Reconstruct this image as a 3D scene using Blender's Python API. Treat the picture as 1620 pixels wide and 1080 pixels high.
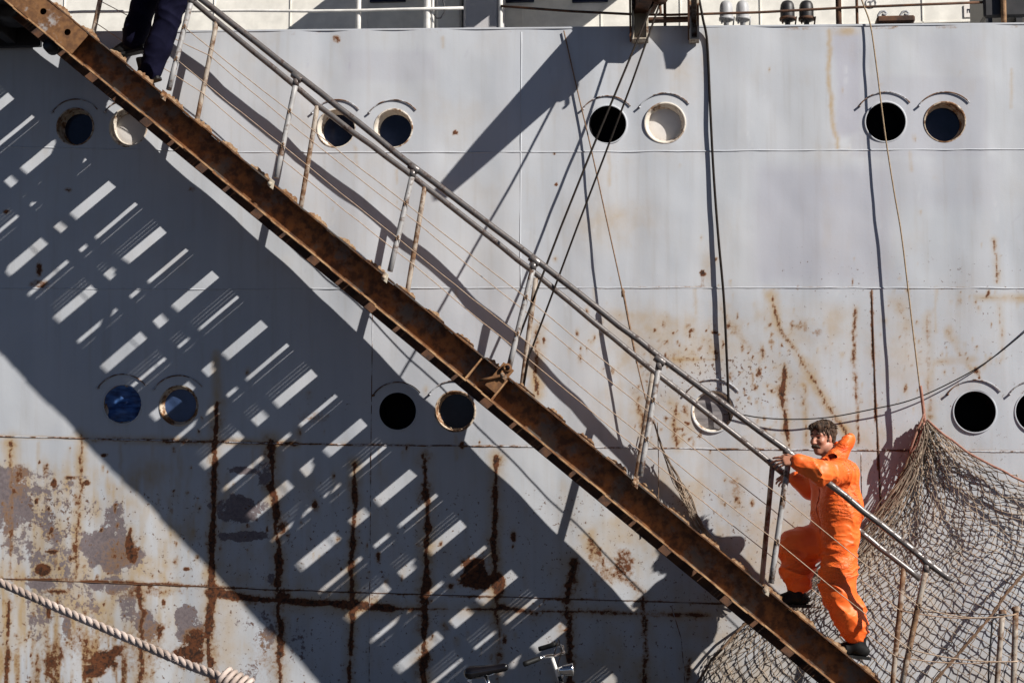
import bpy, bmesh, math, random
import numpy as np
from math import sin, cos, pi, radians, sqrt, atan2
from mathutils import Vector, Matrix

random.seed(7)
rng = np.random.default_rng(11)
for o in list(bpy.data.objects):
    bpy.data.objects.remove(o)
scene = bpy.context.scene
COL = scene.collection

# ------------------------------------------------------------------ camera, light, exposure
PSI, TH, FPX = radians(5.2), radians(6.76), 2700.0
CAM = np.array([0.0, -13.5, 1.7])
cam_d = bpy.data.cameras.new("camera")
cam_d.sensor_width = 36.0
cam_d.lens = FPX / 1620.0 * 36.0
cam_d.clip_end = 500.0
cam = bpy.data.objects.new("camera", cam_d)
cam.location = CAM
cam.rotation_euler = (pi / 2 + TH, 0, PSI)
COL.objects.link(cam)
scene.camera = cam

TO_SUN = Vector((1.5, -1.0, 1.15)).normalized()
SUN_EL = math.asin(TO_SUN.z)
world = bpy.data.worlds.new("World")
scene.world = world
world.use_nodes = True
wn = world.node_tree.nodes
wl = world.node_tree.links
for n in list(wn):
    wn.remove(n)
w_out = wn.new("ShaderNodeOutputWorld")
w_bg = wn.new("ShaderNodeBackground")
w_sky = wn.new("ShaderNodeTexSky")
w_sky.sky_type = 'NISHITA'
w_sky.sun_disc = False
w_sky.sun_elevation = SUN_EL
w_sky.sun_rotation = atan2(TO_SUN.x, TO_SUN.y)
w_sky.air_density = 0.35
w_sky.dust_density = 0.3
w_sky.ozone_density = 1.0
w_sky.altitude = 4500.0
w_bg.inputs["Strength"].default_value = 0.05
wl.new(w_sky.outputs[0], w_bg.inputs[0])
wl.new(w_bg.outputs[0], w_out.inputs[0])

sun_d = bpy.data.lights.new("sun", 'SUN')
sun_d.energy = 5.0
sun_d.angle = radians(0.5)
sun_d.color = (1.0, 0.955, 0.89)
sun = bpy.data.objects.new("sun", sun_d)
sun.rotation_euler = TO_SUN.to_track_quat('Z', 'Y').to_euler()
sun.location = (12, -8, 12)
COL.objects.link(sun)

vs = scene.view_settings
vs.view_transform = 'Standard'
vs.look = 'None'
vs.exposure = 0.57
vs.gamma = 1.0
scene.cycles.max_bounces = 6

# ------------------------------------------------------------------ geometry helpers
cf = np.array([-sin(PSI) * cos(TH), cos(PSI) * cos(TH), sin(TH)])
cr = np.array([cos(PSI), sin(PSI), 0.0])
cu = np.cross(cr, cf)


def ray(px, py):
    return cf + cr * ((px - 810) / FPX) + cu * ((540 - py) / FPX)


def at_y(px, py, y):
    """real point seen at photo pixel (px, py) that lies y metres along the depth axis"""
    d = ray(px, py)
    return CAM + d * ((y - CAM[1]) / d[1])


def proj(P):
    q = np.asarray(P, float) - CAM
    z = q @ cf
    return 810 + FPX * (q @ cr) / z, 540 - FPX * (q @ cu) / z


def F(z):
    """depth of the hull side as a function of height (slight flare and knuckle)"""
    z = np.asarray(z, float)

    def sp(x, k=0.6):
        return k * np.log1p(np.exp(np.clip(x / k, -60, 60)))
    return -.02 * (z - 4.2) + .10 * sp(4.2 - z) - .02 * sp(2.2 - z)


def hull_pt(px, py, off=0.0):
    y = 0.0
    for _ in range(12):
        P = at_y(px, py, y)
        y = float(F(P[2])) - off
    return at_y(px, py, y)


def vnoise2(x, y, seed=0):
    r = np.random.default_rng(seed)
    T = r.random((256, 256))
    xi = np.floor(x).astype(int); yi = np.floor(y).astype(int)
    fx = x - xi; fy = y - yi
    fx = fx * fx * (3 - 2 * fx); fy = fy * fy * (3 - 2 * fy)
    a = T[xi % 256, yi % 256]; b = T[(xi + 1) % 256, yi % 256]
    c = T[xi % 256, (yi + 1) % 256]; d = T[(xi + 1) % 256, (yi + 1) % 256]
    return (a * (1 - fx) + b * fx) * (1 - fy) + (c * (1 - fx) + d * fx) * fy


def fbm2(x, y, seed=0, octv=4):
    s = 0; a = .5; t = 0
    for k in range(octv):
        s = s + a * vnoise2(x * 2 ** k, y * 2 ** k, seed + k); t += a; a *= .55
    return s / t


def vnoise3(x, y, z, seed=0):
    r = np.random.default_rng(seed)
    T = r.random((32, 32, 32)).astype(np.float32)
    xi = np.floor(x).astype(int); yi = np.floor(y).astype(int); zi = np.floor(z).astype(int)
    fx = x - xi; fy = y - yi; fz = z - zi
    fx = fx * fx * (3 - 2 * fx); fy = fy * fy * (3 - 2 * fy); fz = fz * fz * (3 - 2 * fz)
    out = 0
    for i in (0, 1):
        for j in (0, 1):
            for k in (0, 1):
                w = (fx if i else 1 - fx) * (fy if j else 1 - fy) * (fz if k else 1 - fz)
                out = out + w * T[(xi + i) % 32, (yi + j) % 32, (zi + k) % 32]
    return out


def nrm(v):
    v = np.asarray(v, float)
    return v / (np.linalg.norm(v) + 1e-12)


ORG = {}


def empty(name, loc, label=None, cat=None, group=None, parent=None):
    o = bpy.data.objects.new(name, None)
    o.empty_display_size = 0.2
    COL.objects.link(o)
    loc = np.asarray(loc, float)
    if parent is not None:
        o.parent = parent
        o.location = loc - ORG[parent.name]
    else:
        o.location = loc
    ORG[o.name] = loc
    tag(o, label, cat, group)
    return o


def tag(o, label=None, cat=None, group=None, kind=None):
    if label: o['label'] = label
    if cat: o['category'] = cat
    if group: o['group'] = group
    if kind: o['kind'] = kind
    return o


class MB:
    """collects shapes (world coordinates) and links them as one mesh object"""

    def __init__(self):
        self.v = []; self.f = []; self.smooth = []; self.mi = []
        self.cur = 0

    def add(self, verts, faces, smooth=False):
        b = len(self.v)
        self.v.extend([tuple(map(float, p)) for p in verts])
        for fc in faces:
            self.f.append(tuple(b + i for i in fc)); self.smooth.append(smooth); self.mi.append(self.cur)
        return self

    def obox(self, c, ax, ay, az, bev=0.0):
        """box with centre c and three half-axis vectors, edges chamfered by bev"""
        c, ax, ay, az = [np.asarray(q, float) for q in (c, ax, ay, az)]
        if bev <= 0:
            vs_ = [c + sx * ax + sy * ay + sz * az for sx in (-1, 1) for sy in (-1, 1) for sz in (-1, 1)]
            fs = [(0, 1, 3, 2), (4, 6, 7, 5), (0, 4, 5, 1), (2, 3, 7, 6), (0, 2, 6, 4), (1, 5, 7, 3)]
            return self.add(vs_, fs)
        lx, ly, lz = [np.linalg.norm(a) for a in (ax, ay, az)]
        bev = min(bev, .45 * lx, .45 * ly, .45 * lz)
        bm = bmesh.new()
        bmesh.ops.create_cube(bm, size=2)
        for v in bm.verts:
            v.co = Vector((v.co.x * lx, v.co.y * ly, v.co.z * lz))
        bmesh.ops.bevel(bm, geom=bm.edges[:], offset=bev, segments=1, affect='EDGES')
        X, Y, Z = ax / lx, ay / ly, az / lz
        vs_ = [c + X * v.co.x + Y * v.co.y + Z * v.co.z for v in bm.verts]
        bm.verts.index_update()
        fs = [[v.index for v in f.verts] for f in bm.faces]
        bm.free()
        return self.add(vs_, fs)

    def box(self, lo, hi, bev=0.0):
        lo = np.asarray(lo, float); hi = np.asarray(hi, float)
        h = (hi - lo) / 2
        return self.obox((lo + hi) / 2, (h[0], 0, 0), (0, h[1], 0), (0, 0, h[2]), bev)

    def tube(self, pts, r, n=8, caps=True, flat=False):
        pts = [np.asarray(p, float) for p in pts]
        m = len(pts)
        rs = [r] * m if np.isscalar(r) else list(r)
        t0 = nrm(pts[1] - pts[0])
        up = np.array([0, 0, 1.0]) if abs(t0[2]) < .9 else np.array([1.0, 0, 0])
        a = nrm(np.cross(t0, up))
        vs_ = []
        for i, p in enumerate(pts):
            t = nrm(pts[min(i + 1, m - 1)] - pts[max(i - 1, 0)])
            a = nrm(a - t * (a @ t)); b = np.cross(t, a)
            for k in range(n):
                th = 2 * pi * k / n
                vs_.append(p + rs[i] * (cos(th) * a + sin(th) * b))
        fs = []
        for i in range(m - 1):
            for k in range(n):
                k2 = (k + 1) % n
                fs.append((i * n + k, i * n + k2, (i + 1) * n + k2, (i + 1) * n + k))
        self.add(vs_, fs, smooth=not flat)
        if caps:
            b = len(self.v) - len(vs_)
            self.f.append(tuple(b + k for k in range(n))[::-1]); self.smooth.append(False); self.mi.append(self.cur)
            self.f.append(tuple(b + (m - 1) * n + k for k in range(n))); self.smooth.append(False); self.mi.append(self.cur)
        return self

    def lathe(self, c, axis, prof, n=32, ref=None):
        """profile [(radius, offset along axis)] turned about axis through c"""
        c = np.asarray(c, float); ax = nrm(axis)
        ref = np.array([0, 0, 1.0]) if ref is None and abs(ax[2]) < .9 else (np.array([1.0, 0, 0]) if ref is None else ref)
        a = nrm(np.cross(ax, ref)); b = np.cross(ax, a)
        vs_ = []
        for r_, h in prof:
            for k in range(n):
                th = 2 * pi * k / n
                vs_.append(c + ax * h + r_ * (cos(th) * a + sin(th) * b))
        fs = []
        for i in range(len(prof) - 1):
            for k in range(n):
                k2 = (k + 1) % n
                fs.append((i * n + k, (i + 1) * n + k, (i + 1) * n + k2, i * n + k2))
        return self.add(vs_, fs, smooth=True)

    def disc(self, c, axis, r, n=32):
        c = np.asarray(c, float); ax = nrm(axis)
        ref = np.array([0, 0, 1.0]) if abs(ax[2]) < .9 else np.array([1.0, 0, 0])
        a = nrm(np.cross(ax, ref)); b = np.cross(ax, a)
        return self.add([c + r * (cos(2 * pi * k / n) * a + sin(2 * pi * k / n) * b) for k in range(n)], [tuple(range(n))])

    def prism(self, poly, dvec):
        """solid from a planar polygon (3-D points) pushed along dvec"""
        poly = [np.asarray(p, float) for p in poly]; d = np.asarray(dvec, float); n = len(poly)
        vs_ = poly + [p + d for p in poly]
        fs = [tuple(range(n))[::-1], tuple(range(n, 2 * n))] + [(i, (i + 1) % n, n + (i + 1) % n, n + i) for i in range(n)]
        return self.add(vs_, fs)

    def build(self, name, mats, parent=None, label=None, cat=None, group=None, kind=None):
        me = bpy.data.meshes.new(name)
        v = np.array(self.v, float)
        if parent is not None:
            org = ORG[parent.name]
        else:
            org = np.array([v[:, 0].mean(), v[:, 1].mean(), v[:, 2].min()])
        me.from_pydata([tuple(p) for p in (v - org)], [], self.f)
        mats = mats if isinstance(mats, (list, tuple)) else [mats]
        for m in mats: me.materials.append(m)
        me.polygons.foreach_set("use_smooth", self.smooth)
        me.polygons.foreach_set("material_index", self.mi)
        me.update()
        bm = bmesh.new(); bm.from_mesh(me)
        bmesh.ops.recalc_face_normals(bm, faces=bm.faces[:]) if len(me.polygons) < 60000 else None
        bm.to_mesh(me); bm.free()
        o = bpy.data.objects.new(name, me)
        COL.objects.link(o)
        if parent is not None:
            o.parent = parent
        else:
            o.location = org
        ORG[o.name] = org
        return tag(o, label, cat, group, kind)


# ------------------------------------------------------------------ materials
def new_mat(name):
    m = bpy.data.materials.new(name)
    m.use_nodes = True
    return m, m.node_tree.nodes, m.node_tree.links, m.node_tree.nodes["Principled BSDF"]


def N_(nodes, kind, **kw):
    n = nodes.new(kind)
    for k, v in kw.items():
        if k in n.inputs: n.inputs[k].default_value = v
        else: setattr(n, k, v)
    return n


def mixc(nodes, links, fac, a, b, blend='MIX'):
    n = nodes.new("ShaderNodeMix"); n.data_type = 'RGBA'; n.blend_type = blend
    for sock, val in ((0, fac), (6, a), (7, b)):
        if hasattr(val, 'links') or isinstance(val, bpy.types.NodeSocket): links.new(val, n.inputs[sock])
        elif isinstance(val, (int, float)): n.inputs[sock].default_value = val
        else: n.inputs[sock].default_value = (*val, 1)
    return n.outputs[2]


def mth(nodes, links, op, a, b=None, c=None, clamp=False):
    n = nodes.new("ShaderNodeMath"); n.operation = op; n.use_clamp = clamp
    for i, val in enumerate((a, b, c)):
        if val is None: continue
        if isinstance(val, bpy.types.NodeSocket): links.new(val, n.inputs[i])
        else: n.inputs[i].default_value = val
    return n.outputs[0]


def sstep(nodes, links, val, lo, hi, tmin=0.0, tmax=1.0):
    n = nodes.new("ShaderNodeMapRange"); n.interpolation_type = 'SMOOTHSTEP'
    links.new(val, n.inputs[0])
    n.inputs[1].default_value = lo; n.inputs[2].default_value = hi
    n.inputs[3].default_value = tmin; n.inputs[4].default_value = tmax
    return n.outputs[0]


def noise(nodes, links, scale, detail=4, rough=.55, vec=None, dist=0.0):
    n = nodes.new("ShaderNodeTexNoise")
    n.inputs["Scale"].default_value = scale; n.inputs["Detail"].default_value = detail
    n.inputs["Roughness"].default_value = rough; n.inputs["Distortion"].default_value = dist
    if vec is not None: links.new(vec, n.inputs["Vector"])
    return n.outputs["Fac"]


def objco(nodes, links, scale=None):
    tc = nodes.new("ShaderNodeTexCoord")
    if scale is None: return tc.outputs["Object"]
    mp = nodes.new("ShaderNodeMapping"); mp.inputs["Scale"].default_value = scale
    links.new(tc.outputs["Object"], mp.inputs["Vector"])
    return mp.outputs[0]


def bump(nodes, links, bsdf, h, strength, dist=.01):
    b = nodes.new("ShaderNodeBump"); b.inputs["Strength"].default_value = strength; b.inputs["Distance"].default_value = dist
    links.new(h, b.inputs["Height"]); links.new(b.outputs[0], bsdf.inputs["Normal"])


def mat_mottled(name, c1, c2, scale=8, rough=.6, metal=0.0, bumpk=.15, lo=.35, hi=.65, spec=.5, sc=None, rough2=None):
    m, n, l, b = new_mat(name)
    co = objco(n, l, sc)
    f = noise(n, l, scale, 6, .6, co)
    fac = sstep(n, l, f, lo, hi)
    l.new(mixc(n, l, fac, c1, c2), b.inputs["Base Color"])
    b.inputs["Roughness"].default_value = rough
    if rough2 is not None:
        l.new(sstep(n, l, f, lo, hi, rough, rough2), b.inputs["Roughness"])
    b.inputs["Metallic"].default_value = metal
    b.inputs["Specular IOR Level"].default_value = spec
    if bumpk: bump(n, l, b, noise(n, l, scale * 5, 5, .65, co), bumpk, .004)
    return m


def mat_painted_rusty(name, paint, rust1=(.13, .045, .015), rust2=(.035, .014, .008), amount=.5, scale=9, rough=.5, metal=0.0, bumpk=.3):
    """paint or bare metal broken by patches of rust"""
    m, n, l, b = new_mat(name)
    co = objco(n, l)
    f1 = noise(n, l, scale, 8, .68, co)
    f2 = noise(n, l, scale * 4.5, 5, .6, co)
    rc = mixc(n, l, sstep(n, l, f2, .35, .65), rust1, rust2)
    pv = mixc(n, l, sstep(n, l, noise(n, l, scale * 1.7, 4, .6, co), .3, .7), paint, tuple(c * .8 for c in paint))
    lo = 1.0 - amount
    fac = sstep(n, l, mth(n, l, 'ADD', mth(n, l, 'MULTIPLY', f1, .75), mth(n, l, 'MULTIPLY', f2, .25)), lo - .05, lo + .06)
    l.new(mixc(n, l, fac, pv, rc), b.inputs["Base Color"])
    l.new(sstep(n, l, fac, 0, 1, rough, .85), b.inputs["Roughness"])
    if metal: l.new(sstep(n, l, fac, 0, 1, metal, 0.0), b.inputs["Metallic"])
    if bumpk: bump(n, l, b, mth(n, l, 'ADD', mth(n, l, 'MULTIPLY', f2, .6), fac), bumpk, .004)
    return m


M = {}
M['rust_beam'] = mat_painted_rusty('rusted_beam_steel', (.075, .066, .058), (.185, .078, .024), (.045, .020, .010), .55, 3.2, .6)
M['rust_edge'] = mat_mottled('bright_rust_steel', (.20, .08, .028), (.46, .28, .14), 9, .8, bumpk=.5)
M['rust_tread'] = mat_mottled('rusted_tread_steel', (.11, .052, .022), (.30, .17, .085), 16, .85, bumpk=.5)
M['rust_flake'] = mat_mottled('flaking_rust', (.20, .095, .04), (.44, .30, .18), 30, .9, bumpk=.6)
M['rust_plate'] = mat_painted_rusty('rusted_plate', (.33, .31, .30), (.20, .092, .032), (.11, .048, .018), .60, 5, .6)
M['bracket'] = mat_painted_rusty('rust_stained_bracket_paint', (.42, .37, .29), (.24, .11, .04), (.09, .04, .018), .47, 5, .6)
M['rust_dark'] = mat_mottled('dark_rust', (.035, .016, .01), (.11, .045, .018), 9, .8, bumpk=.4)
M['rail'] = mat_painted_rusty('galvanised_rail', (.17, .155, .15), (.075, .05, .042), (.045, .03, .026), .46, 14, .34, .45, .12)
M['post'] = mat_painted_rusty('painted_post', (.33, .32, .315), (.15, .085, .05), (.07, .035, .02), .46, 8, .5)
M['post_rusty'] = mat_painted_rusty('rusty_post', (.34, .29, .24), (.20, .11, .055), (.09, .045, .022), .49, 6, .6)
M['wire_tan'] = mat_mottled('tan_cord', (.30, .20, .13), (.42, .32, .24), 40, .9, bumpk=0)
M['wire_dark'] = mat_mottled('greased_wire', (.008, .006, .005), (.018, .012, .009), 40, .7, bumpk=0, spec=.15)
M['rope_brown'] = mat_mottled('brown_rope', (.14, .085, .05), (.24, .15, .095), 60, .95, bumpk=.3)
M['rope_tan'] = mat_mottled('tan_rope', (.24, .17, .10), (.34, .25, .16), 60, .95, bumpk=.3)
M['rope_pink'] = mat_mottled('faded_red_rope', (.24, .105, .075), (.34, .18, .13), 50, .95, bumpk=.3)
M['net'] = mat_mottled('net_twine', (.13, .098, .075), (.34, .26, .19), 6, .95, bumpk=0)
M['moor'] = mat_mottled('mooring_rope_fibre', (.33, .26, .22), (.56, .46, .41), 5, .9, bumpk=.8)
M['white'] = mat_painted_rusty('white_ship_paint', (.80, .77, .70), (.48, .30, .14), (.30, .16, .07), .30, 3, .5, 0, .1)
M['deck_grey'] = mat_mottled('deck_grey_paint', (.40, .39, .40), (.46, .45, .46), 4, .5, bumpk=.3)
M['pipe_white'] = mat_painted_rusty('white_pipe', (.74, .72, .68), (.32, .17, .07), (.12, .05, .02), .34, 9, .4)
M['grey_vent'] = mat_mottled('grey_ventilator', (.30, .30, .31), (.37, .37, .38), 9, .5, bumpk=.1)
M['black'] = mat_mottled('black_gear', (.010, .010, .012), (.022, .020, .022), 9, .5, bumpk=.1)
M['painted_dark'] = mat_mottled('painted_cabin_dark', (.004, .004, .005), (.007, .006, .007), 3, .9, bumpk=0, spec=.1)  # near-black colour paints in the darkness inside the open portholes
M['glass'] = mat_mottled('dark_glass', (.008, .011, .024), (.018, .024, .05), 3, .12, bumpk=0, spec=.25)
M['glass_blue'] = mat_mottled('blue_glass', (.030, .052, .115), (.045, .075, .165), 7, .3, bumpk=0)
M['curtain'] = mat_mottled('blue_curtain', (.012, .032, .11), (.06, .15, .38), 5, .6, bumpk=.3, sc=(1, 1, 5))  # light and dark colour bands paint in the shading of the folds
M['plate_white'] = mat_mottled('deadlight_white', (.66, .62, .58), (.72, .68, .64), 6, .5, bumpk=.1)
M['plate_grey'] = mat_mottled('deadlight_grey', (.13, .12, .125), (.30, .28, .28), 3, .5, bumpk=.1, sc=(.6, 1, 5))
M['sleeve'] = mat_painted_rusty('porthole_sleeve', (.66, .60, .52), (.30, .16, .07), (.14, .065, .025), .45, 9, .5)
M['sleeve_rust'] = mat_painted_rusty('rusty_porthole_sleeve', (.52, .43, .33), (.28, .13, .05), (.10, .045, .018), .50, 9, .6)
M['quay'] = mat_mottled('quay_concrete', (.030, .027, .027), (.046, .041, .041), 2, .9, bumpk=.4)
M['water'] = mat_mottled('harbour_water', (.010, .018, .018), (.014, .022, .022), 3, .08, bumpk=.5)
M['skin'] = mat_mottled('skin', (.36, .155, .095), (.44, .20, .13), 14, .5, bumpk=.05)
M['hair'] = mat_mottled('brown_hair', (.020, .010, .005), (.085, .044, .022), 50, .8, bumpk=.7, sc=(1, 1, .3))
M['eye'] = mat_mottled('eye_dark', (.02, .012, .01), (.03, .02, .015), 20, .2, bumpk=0)
M['navy'] = mat_mottled('navy_twill', (.0022, .0022, .010), (.005, .005, .017), 10, .85, bumpk=.4, spec=.08)
M['boot'] = mat_mottled('black_boot', (.0035, .0035, .004), (.008, .008, .008), 12, .6, bumpk=.2, spec=.2)
M['sole'] = mat_mottled('pale_sole', (.42, .40, .36), (.5, .47, .42), 12, .7, bumpk=.1)
M['chrome'] = mat_mottled('chrome', (.70, .70, .70), (.78, .78, .78), 9, .15, 1.0, bumpk=0)
M['bike_paint'] = mat_mottled('black_bike_enamel', (.010, .010, .011), (.016, .016, .017), 9, .25, bumpk=0)
M['rubber'] = mat_mottled('rubber', (.006, .006, .006), (.012, .012, .012), 20, .6, bumpk=.2, spec=.25)
M['leather'] = mat_mottled('black_leather', (.003, .003, .004), (.006, .005, .006), 12, .13, bumpk=.1)


def mat_suit():
    m, n, l, b = new_mat('orange_oilskin')
    co = objco(n, l)
    f = noise(n, l, 6, 4, .5, co)
    l.new(mixc(n, l, sstep(n, l, f, .3, .7), (.84, .115, .013), (.92, .170, .026)), b.inputs["Base Color"])
    b.inputs["Roughness"].default_value = .50
    b.inputs["Specular IOR Level"].default_value = .42
    w = objco(n, l, (13, 13, 34))
    h = noise(n, l, 1.0, 3, .55, w, 1.2)
    r = mth(n, l, 'ABSOLUTE', mth(n, l, 'SUBTRACT', h, .5))
    r = mth(n, l, 'POWER', mth(n, l, 'SUBTRACT', 1.0, mth(n, l, 'MULTIPLY', r, 2.5, clamp=True)), 3.0)
    where = sstep(n, l, noise(n, l, 3.2, 2, .5, co), .42, .62)
    bump(n, l, b, mth(n, l, 'MULTIPLY', r, where), .6, .012)
    return m


M['suit'] = mat_suit()
M['suit_dark'] = mat_mottled('orange_seam_tape', (.42, .055, .010), (.55, .08, .012), 20, .5, bumpk=.1)


def mat_hull():
    m, n, l, b = new_mat('weathered_hull_paint')
    co = objco(n, l)
    at = n.new("ShaderNodeAttribute"); at.attribute_name = 'wear'
    sp = n.new("ShaderNodeSeparateColor"); l.new(at.outputs["Color"], sp.inputs[0])
    rust, stain, bare = sp.outputs[0], sp.outputs[1], sp.outputs[2]
    at2 = n.new("ShaderNodeAttribute"); at2.attribute_name = 'tone'
    sp2 = n.new("ShaderNodeSeparateColor"); l.new(at2.outputs["Color"], sp2.inputs[0])
    tone, lilac, chip = sp2.outputs[0], sp2.outputs[1], sp2.outputs[2]
    fine = noise(n, l, 34, 8, .68, co)
    mid = noise(n, l, 9, 6, .6, co)
    big = noise(n, l, 1.3, 4, .55, co)
    streak = noise(n, l, 1.0, 5, .6, objco(n, l, (16, 4, .9)))
    roller = noise(n, l, 1.0, 3, .5, objco(n, l, (5, 2, .45)))
    # paint
    c = mixc(n, l, sstep(n, l, big, .3, .7), (.425, .446, .482), (.474, .488, .514))
    c = mixc(n, l, mth(n, l, 'MULTIPLY', sstep(n, l, streak, .48, .75), .36), c, (.36, .345, .33))
    c = mixc(n, l, mth(n, l, 'MULTIPLY', sstep(n, l, roller, .45, .62), .26), c, (.55, .56, .59))
    c = mixc(n, l, mth(n, l, 'MULTIPLY', lilac, .75), c, (.345, .335, .395))
    c = mixc(n, l, mth(n, l, 'MULTIPLY', tone, .6), c, (.58, .59, .60))
    # yellowish wash
    sv = mth(n, l, 'MULTIPLY', stain, mth(n, l, 'ADD', .35, mth(n, l, 'MULTIPLY', mid, 1.1)))
    c = mixc(n, l, mth(n, l, 'MULTIPLY', sstep(n, l, sv, .05, .95), .9), c, (.40, .27, .12))
    # flaked paint down to primer
    bv = mth(n, l, 'ADD', bare, mth(n, l, 'MULTIPLY', mth(n, l, 'SUBTRACT', mid, .5), 1.1))
    bv = mth(n, l, 'ADD', bv, mth(n, l, 'MULTIPLY', mth(n, l, 'SUBTRACT', fine, .5), 1.3))
    bm_ = sstep(n, l, bv, .42, .58)
    prim = mixc(n, l, sstep(n, l, fine, .35, .65), (.13, .105, .11), (.20, .165, .17))
    c = mixc(n, l, bm_, c, prim)
    # small dark chips over the flaked areas
    cv = mth(n, l, 'ADD', chip, mth(n, l, 'MULTIPLY', mth(n, l, 'SUBTRACT', fine, .5), 2.2))
    cm = sstep(n, l, cv, .60, .66)
    c = mixc(n, l, mth(n, l, 'MULTIPLY', cm, .9), c, (.11, .05, .022))
    # rust: soft orange bleeding, then crust
    rv = mth(n, l, 'ADD', rust, mth(n, l, 'MULTIPLY', mth(n, l, 'SUBTRACT', fine, .5), 1.25))
    rv = mth(n, l, 'ADD', rv, mth(n, l, 'MULTIPLY', mth(n, l, 'SUBTRACT', mid, .5), .5))
    halo = sstep(n, l, rv, .12, .62)
    c = mixc(n, l, mth(n, l, 'MULTIPLY', halo, sstep(n, l, rust, .03, .3, 0, .85)), c, (.25, .13, .05))
    crust = mth(n, l, 'MULTIPLY', sstep(n, l, rv, .46, .60), sstep(n, l, rust, .05, .25))
    rc = mixc(n, l, sstep(n, l, fine, .38, .6), (.024, .010, .005), (.12, .038, .012))
    c = mixc(n, l, crust, c, rc)
    l.new(c, b.inputs["Base Color"])
    rr = mth(n, l, 'ADD', .48, mth(n, l, 'MULTIPLY', mth(n, l, 'MAXIMUM', crust, bm_), .35))
    l.new(rr, b.inputs["Roughness"])
    b.inputs["Specular IOR Level"].default_value = .4
    h = mth(n, l, 'ADD', mth(n, l, 'MULTIPLY', crust, .9), mth(n, l, 'MULTIPLY', fine, .35))
    h = mth(n, l, 'ADD', h, mth(n, l, 'MULTIPLY', bm_, -.4))
    h = mth(n, l, 'ADD', h, mth(n, l, 'MULTIPLY', noise(n, l, 120, 3, .6, co), .18))
    bump(n, l, b, h, .28, .006)
    return m


M['hull'] = mat_hull()
M['seam'] = mat_painted_rusty('rusting_seam', (.45, .46, .49), (.20, .085, .03), (.06, .028, .014), .52, 7, .6)

# ------------------------------------------------------------------ setting: quay and water
mb = MB(); mb.box((-40, -60, -1.2), (40, -1.35, 0.0), .03)
tag(mb.build('quay', M['quay']), 'grey concrete quay beside the ship', 'quay', kind='structure')
mb = MB(); mb.add([(-60, -1.5, -1.1), (60, -1.5, -1.1), (60, 40, -1.1), (-60, 40, -1.1)], [(0, 1, 2, 3)])
tag(mb.build('water', M['water']), 'dark harbour water between quay and hull', 'water', kind='structure')

# ------------------------------------------------------------------ the ship
ship = empty('ship', (-1.0, 1.0, -1.0), 'grey weathered rust streaked ship hull with round portholes and white deckhouse above', 'ship')
PORTS = [  # px, py, radius px, kind
    (119, 201, 30, 'rusty glass'), (203, 202, 31, 'white plate'), (532, 203, 31, 'glass'), (622, 203, 31, 'glass'),
    (961, 197, 31, 'open'), (1052, 195, 32.5, 'white plate'), (1401, 193, 32.5, 'open'), (1495, 193, 32.5, 'rusty glass'),
    (194, 639, 32, 'curtain'), (283, 641, 32, 'blue glass'), (629, 650, 31, 'open'), (720, 650, 32.5, 'white glass'),
    (1128, 650, 34, 'grey plate'), (1542, 651, 34, 'open'), (1640, 651, 34, 'open')]
pcs = [(hull_pt(px, py), r_, kd) for px, py, r_, kd in PORTS]
SC = lambda P: FPX / ((P - CAM) @ cf)

ST = .0165
xs = np.concatenate([np.arange(-16, -5.9, .45), np.arange(-5.9, 3.25, ST), np.arange(3.3, 14, .45)])
zs = np.concatenate([np.arange(-2.0, .4, .3), np.arange(.42, 5.93, ST), [5.95]])
nx, nz = len(xs), len(zs)


def ztop(x): return 5.949 + (np.clip(x, -9, 8) + 5.5377) * (5.7951 - 5.949) / (2.8545 + 5.5377)


XX, ZZ = np.meshgrid(xs, zs, indexing='ij')
ZZ = ZZ + (ztop(XX) - 5.95) * np.clip((ZZ - 5.3) / .65, 0, 1)


def hull_y(x, z):
    d = .012 * (fbm2(x * 1.6 + 40, z * 1.3 + 40, 3, 2) - .5) + .008 * (fbm2(x * 4 + 7, z * 3.2 + 3, 8, 2) - .5) + .0042 * np.cos(2 * pi * (x + .3) / .62) * (.4 + vnoise2(x * .9 + 9, z * .8 + 9, 5))
    return F(z) + d


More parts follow.
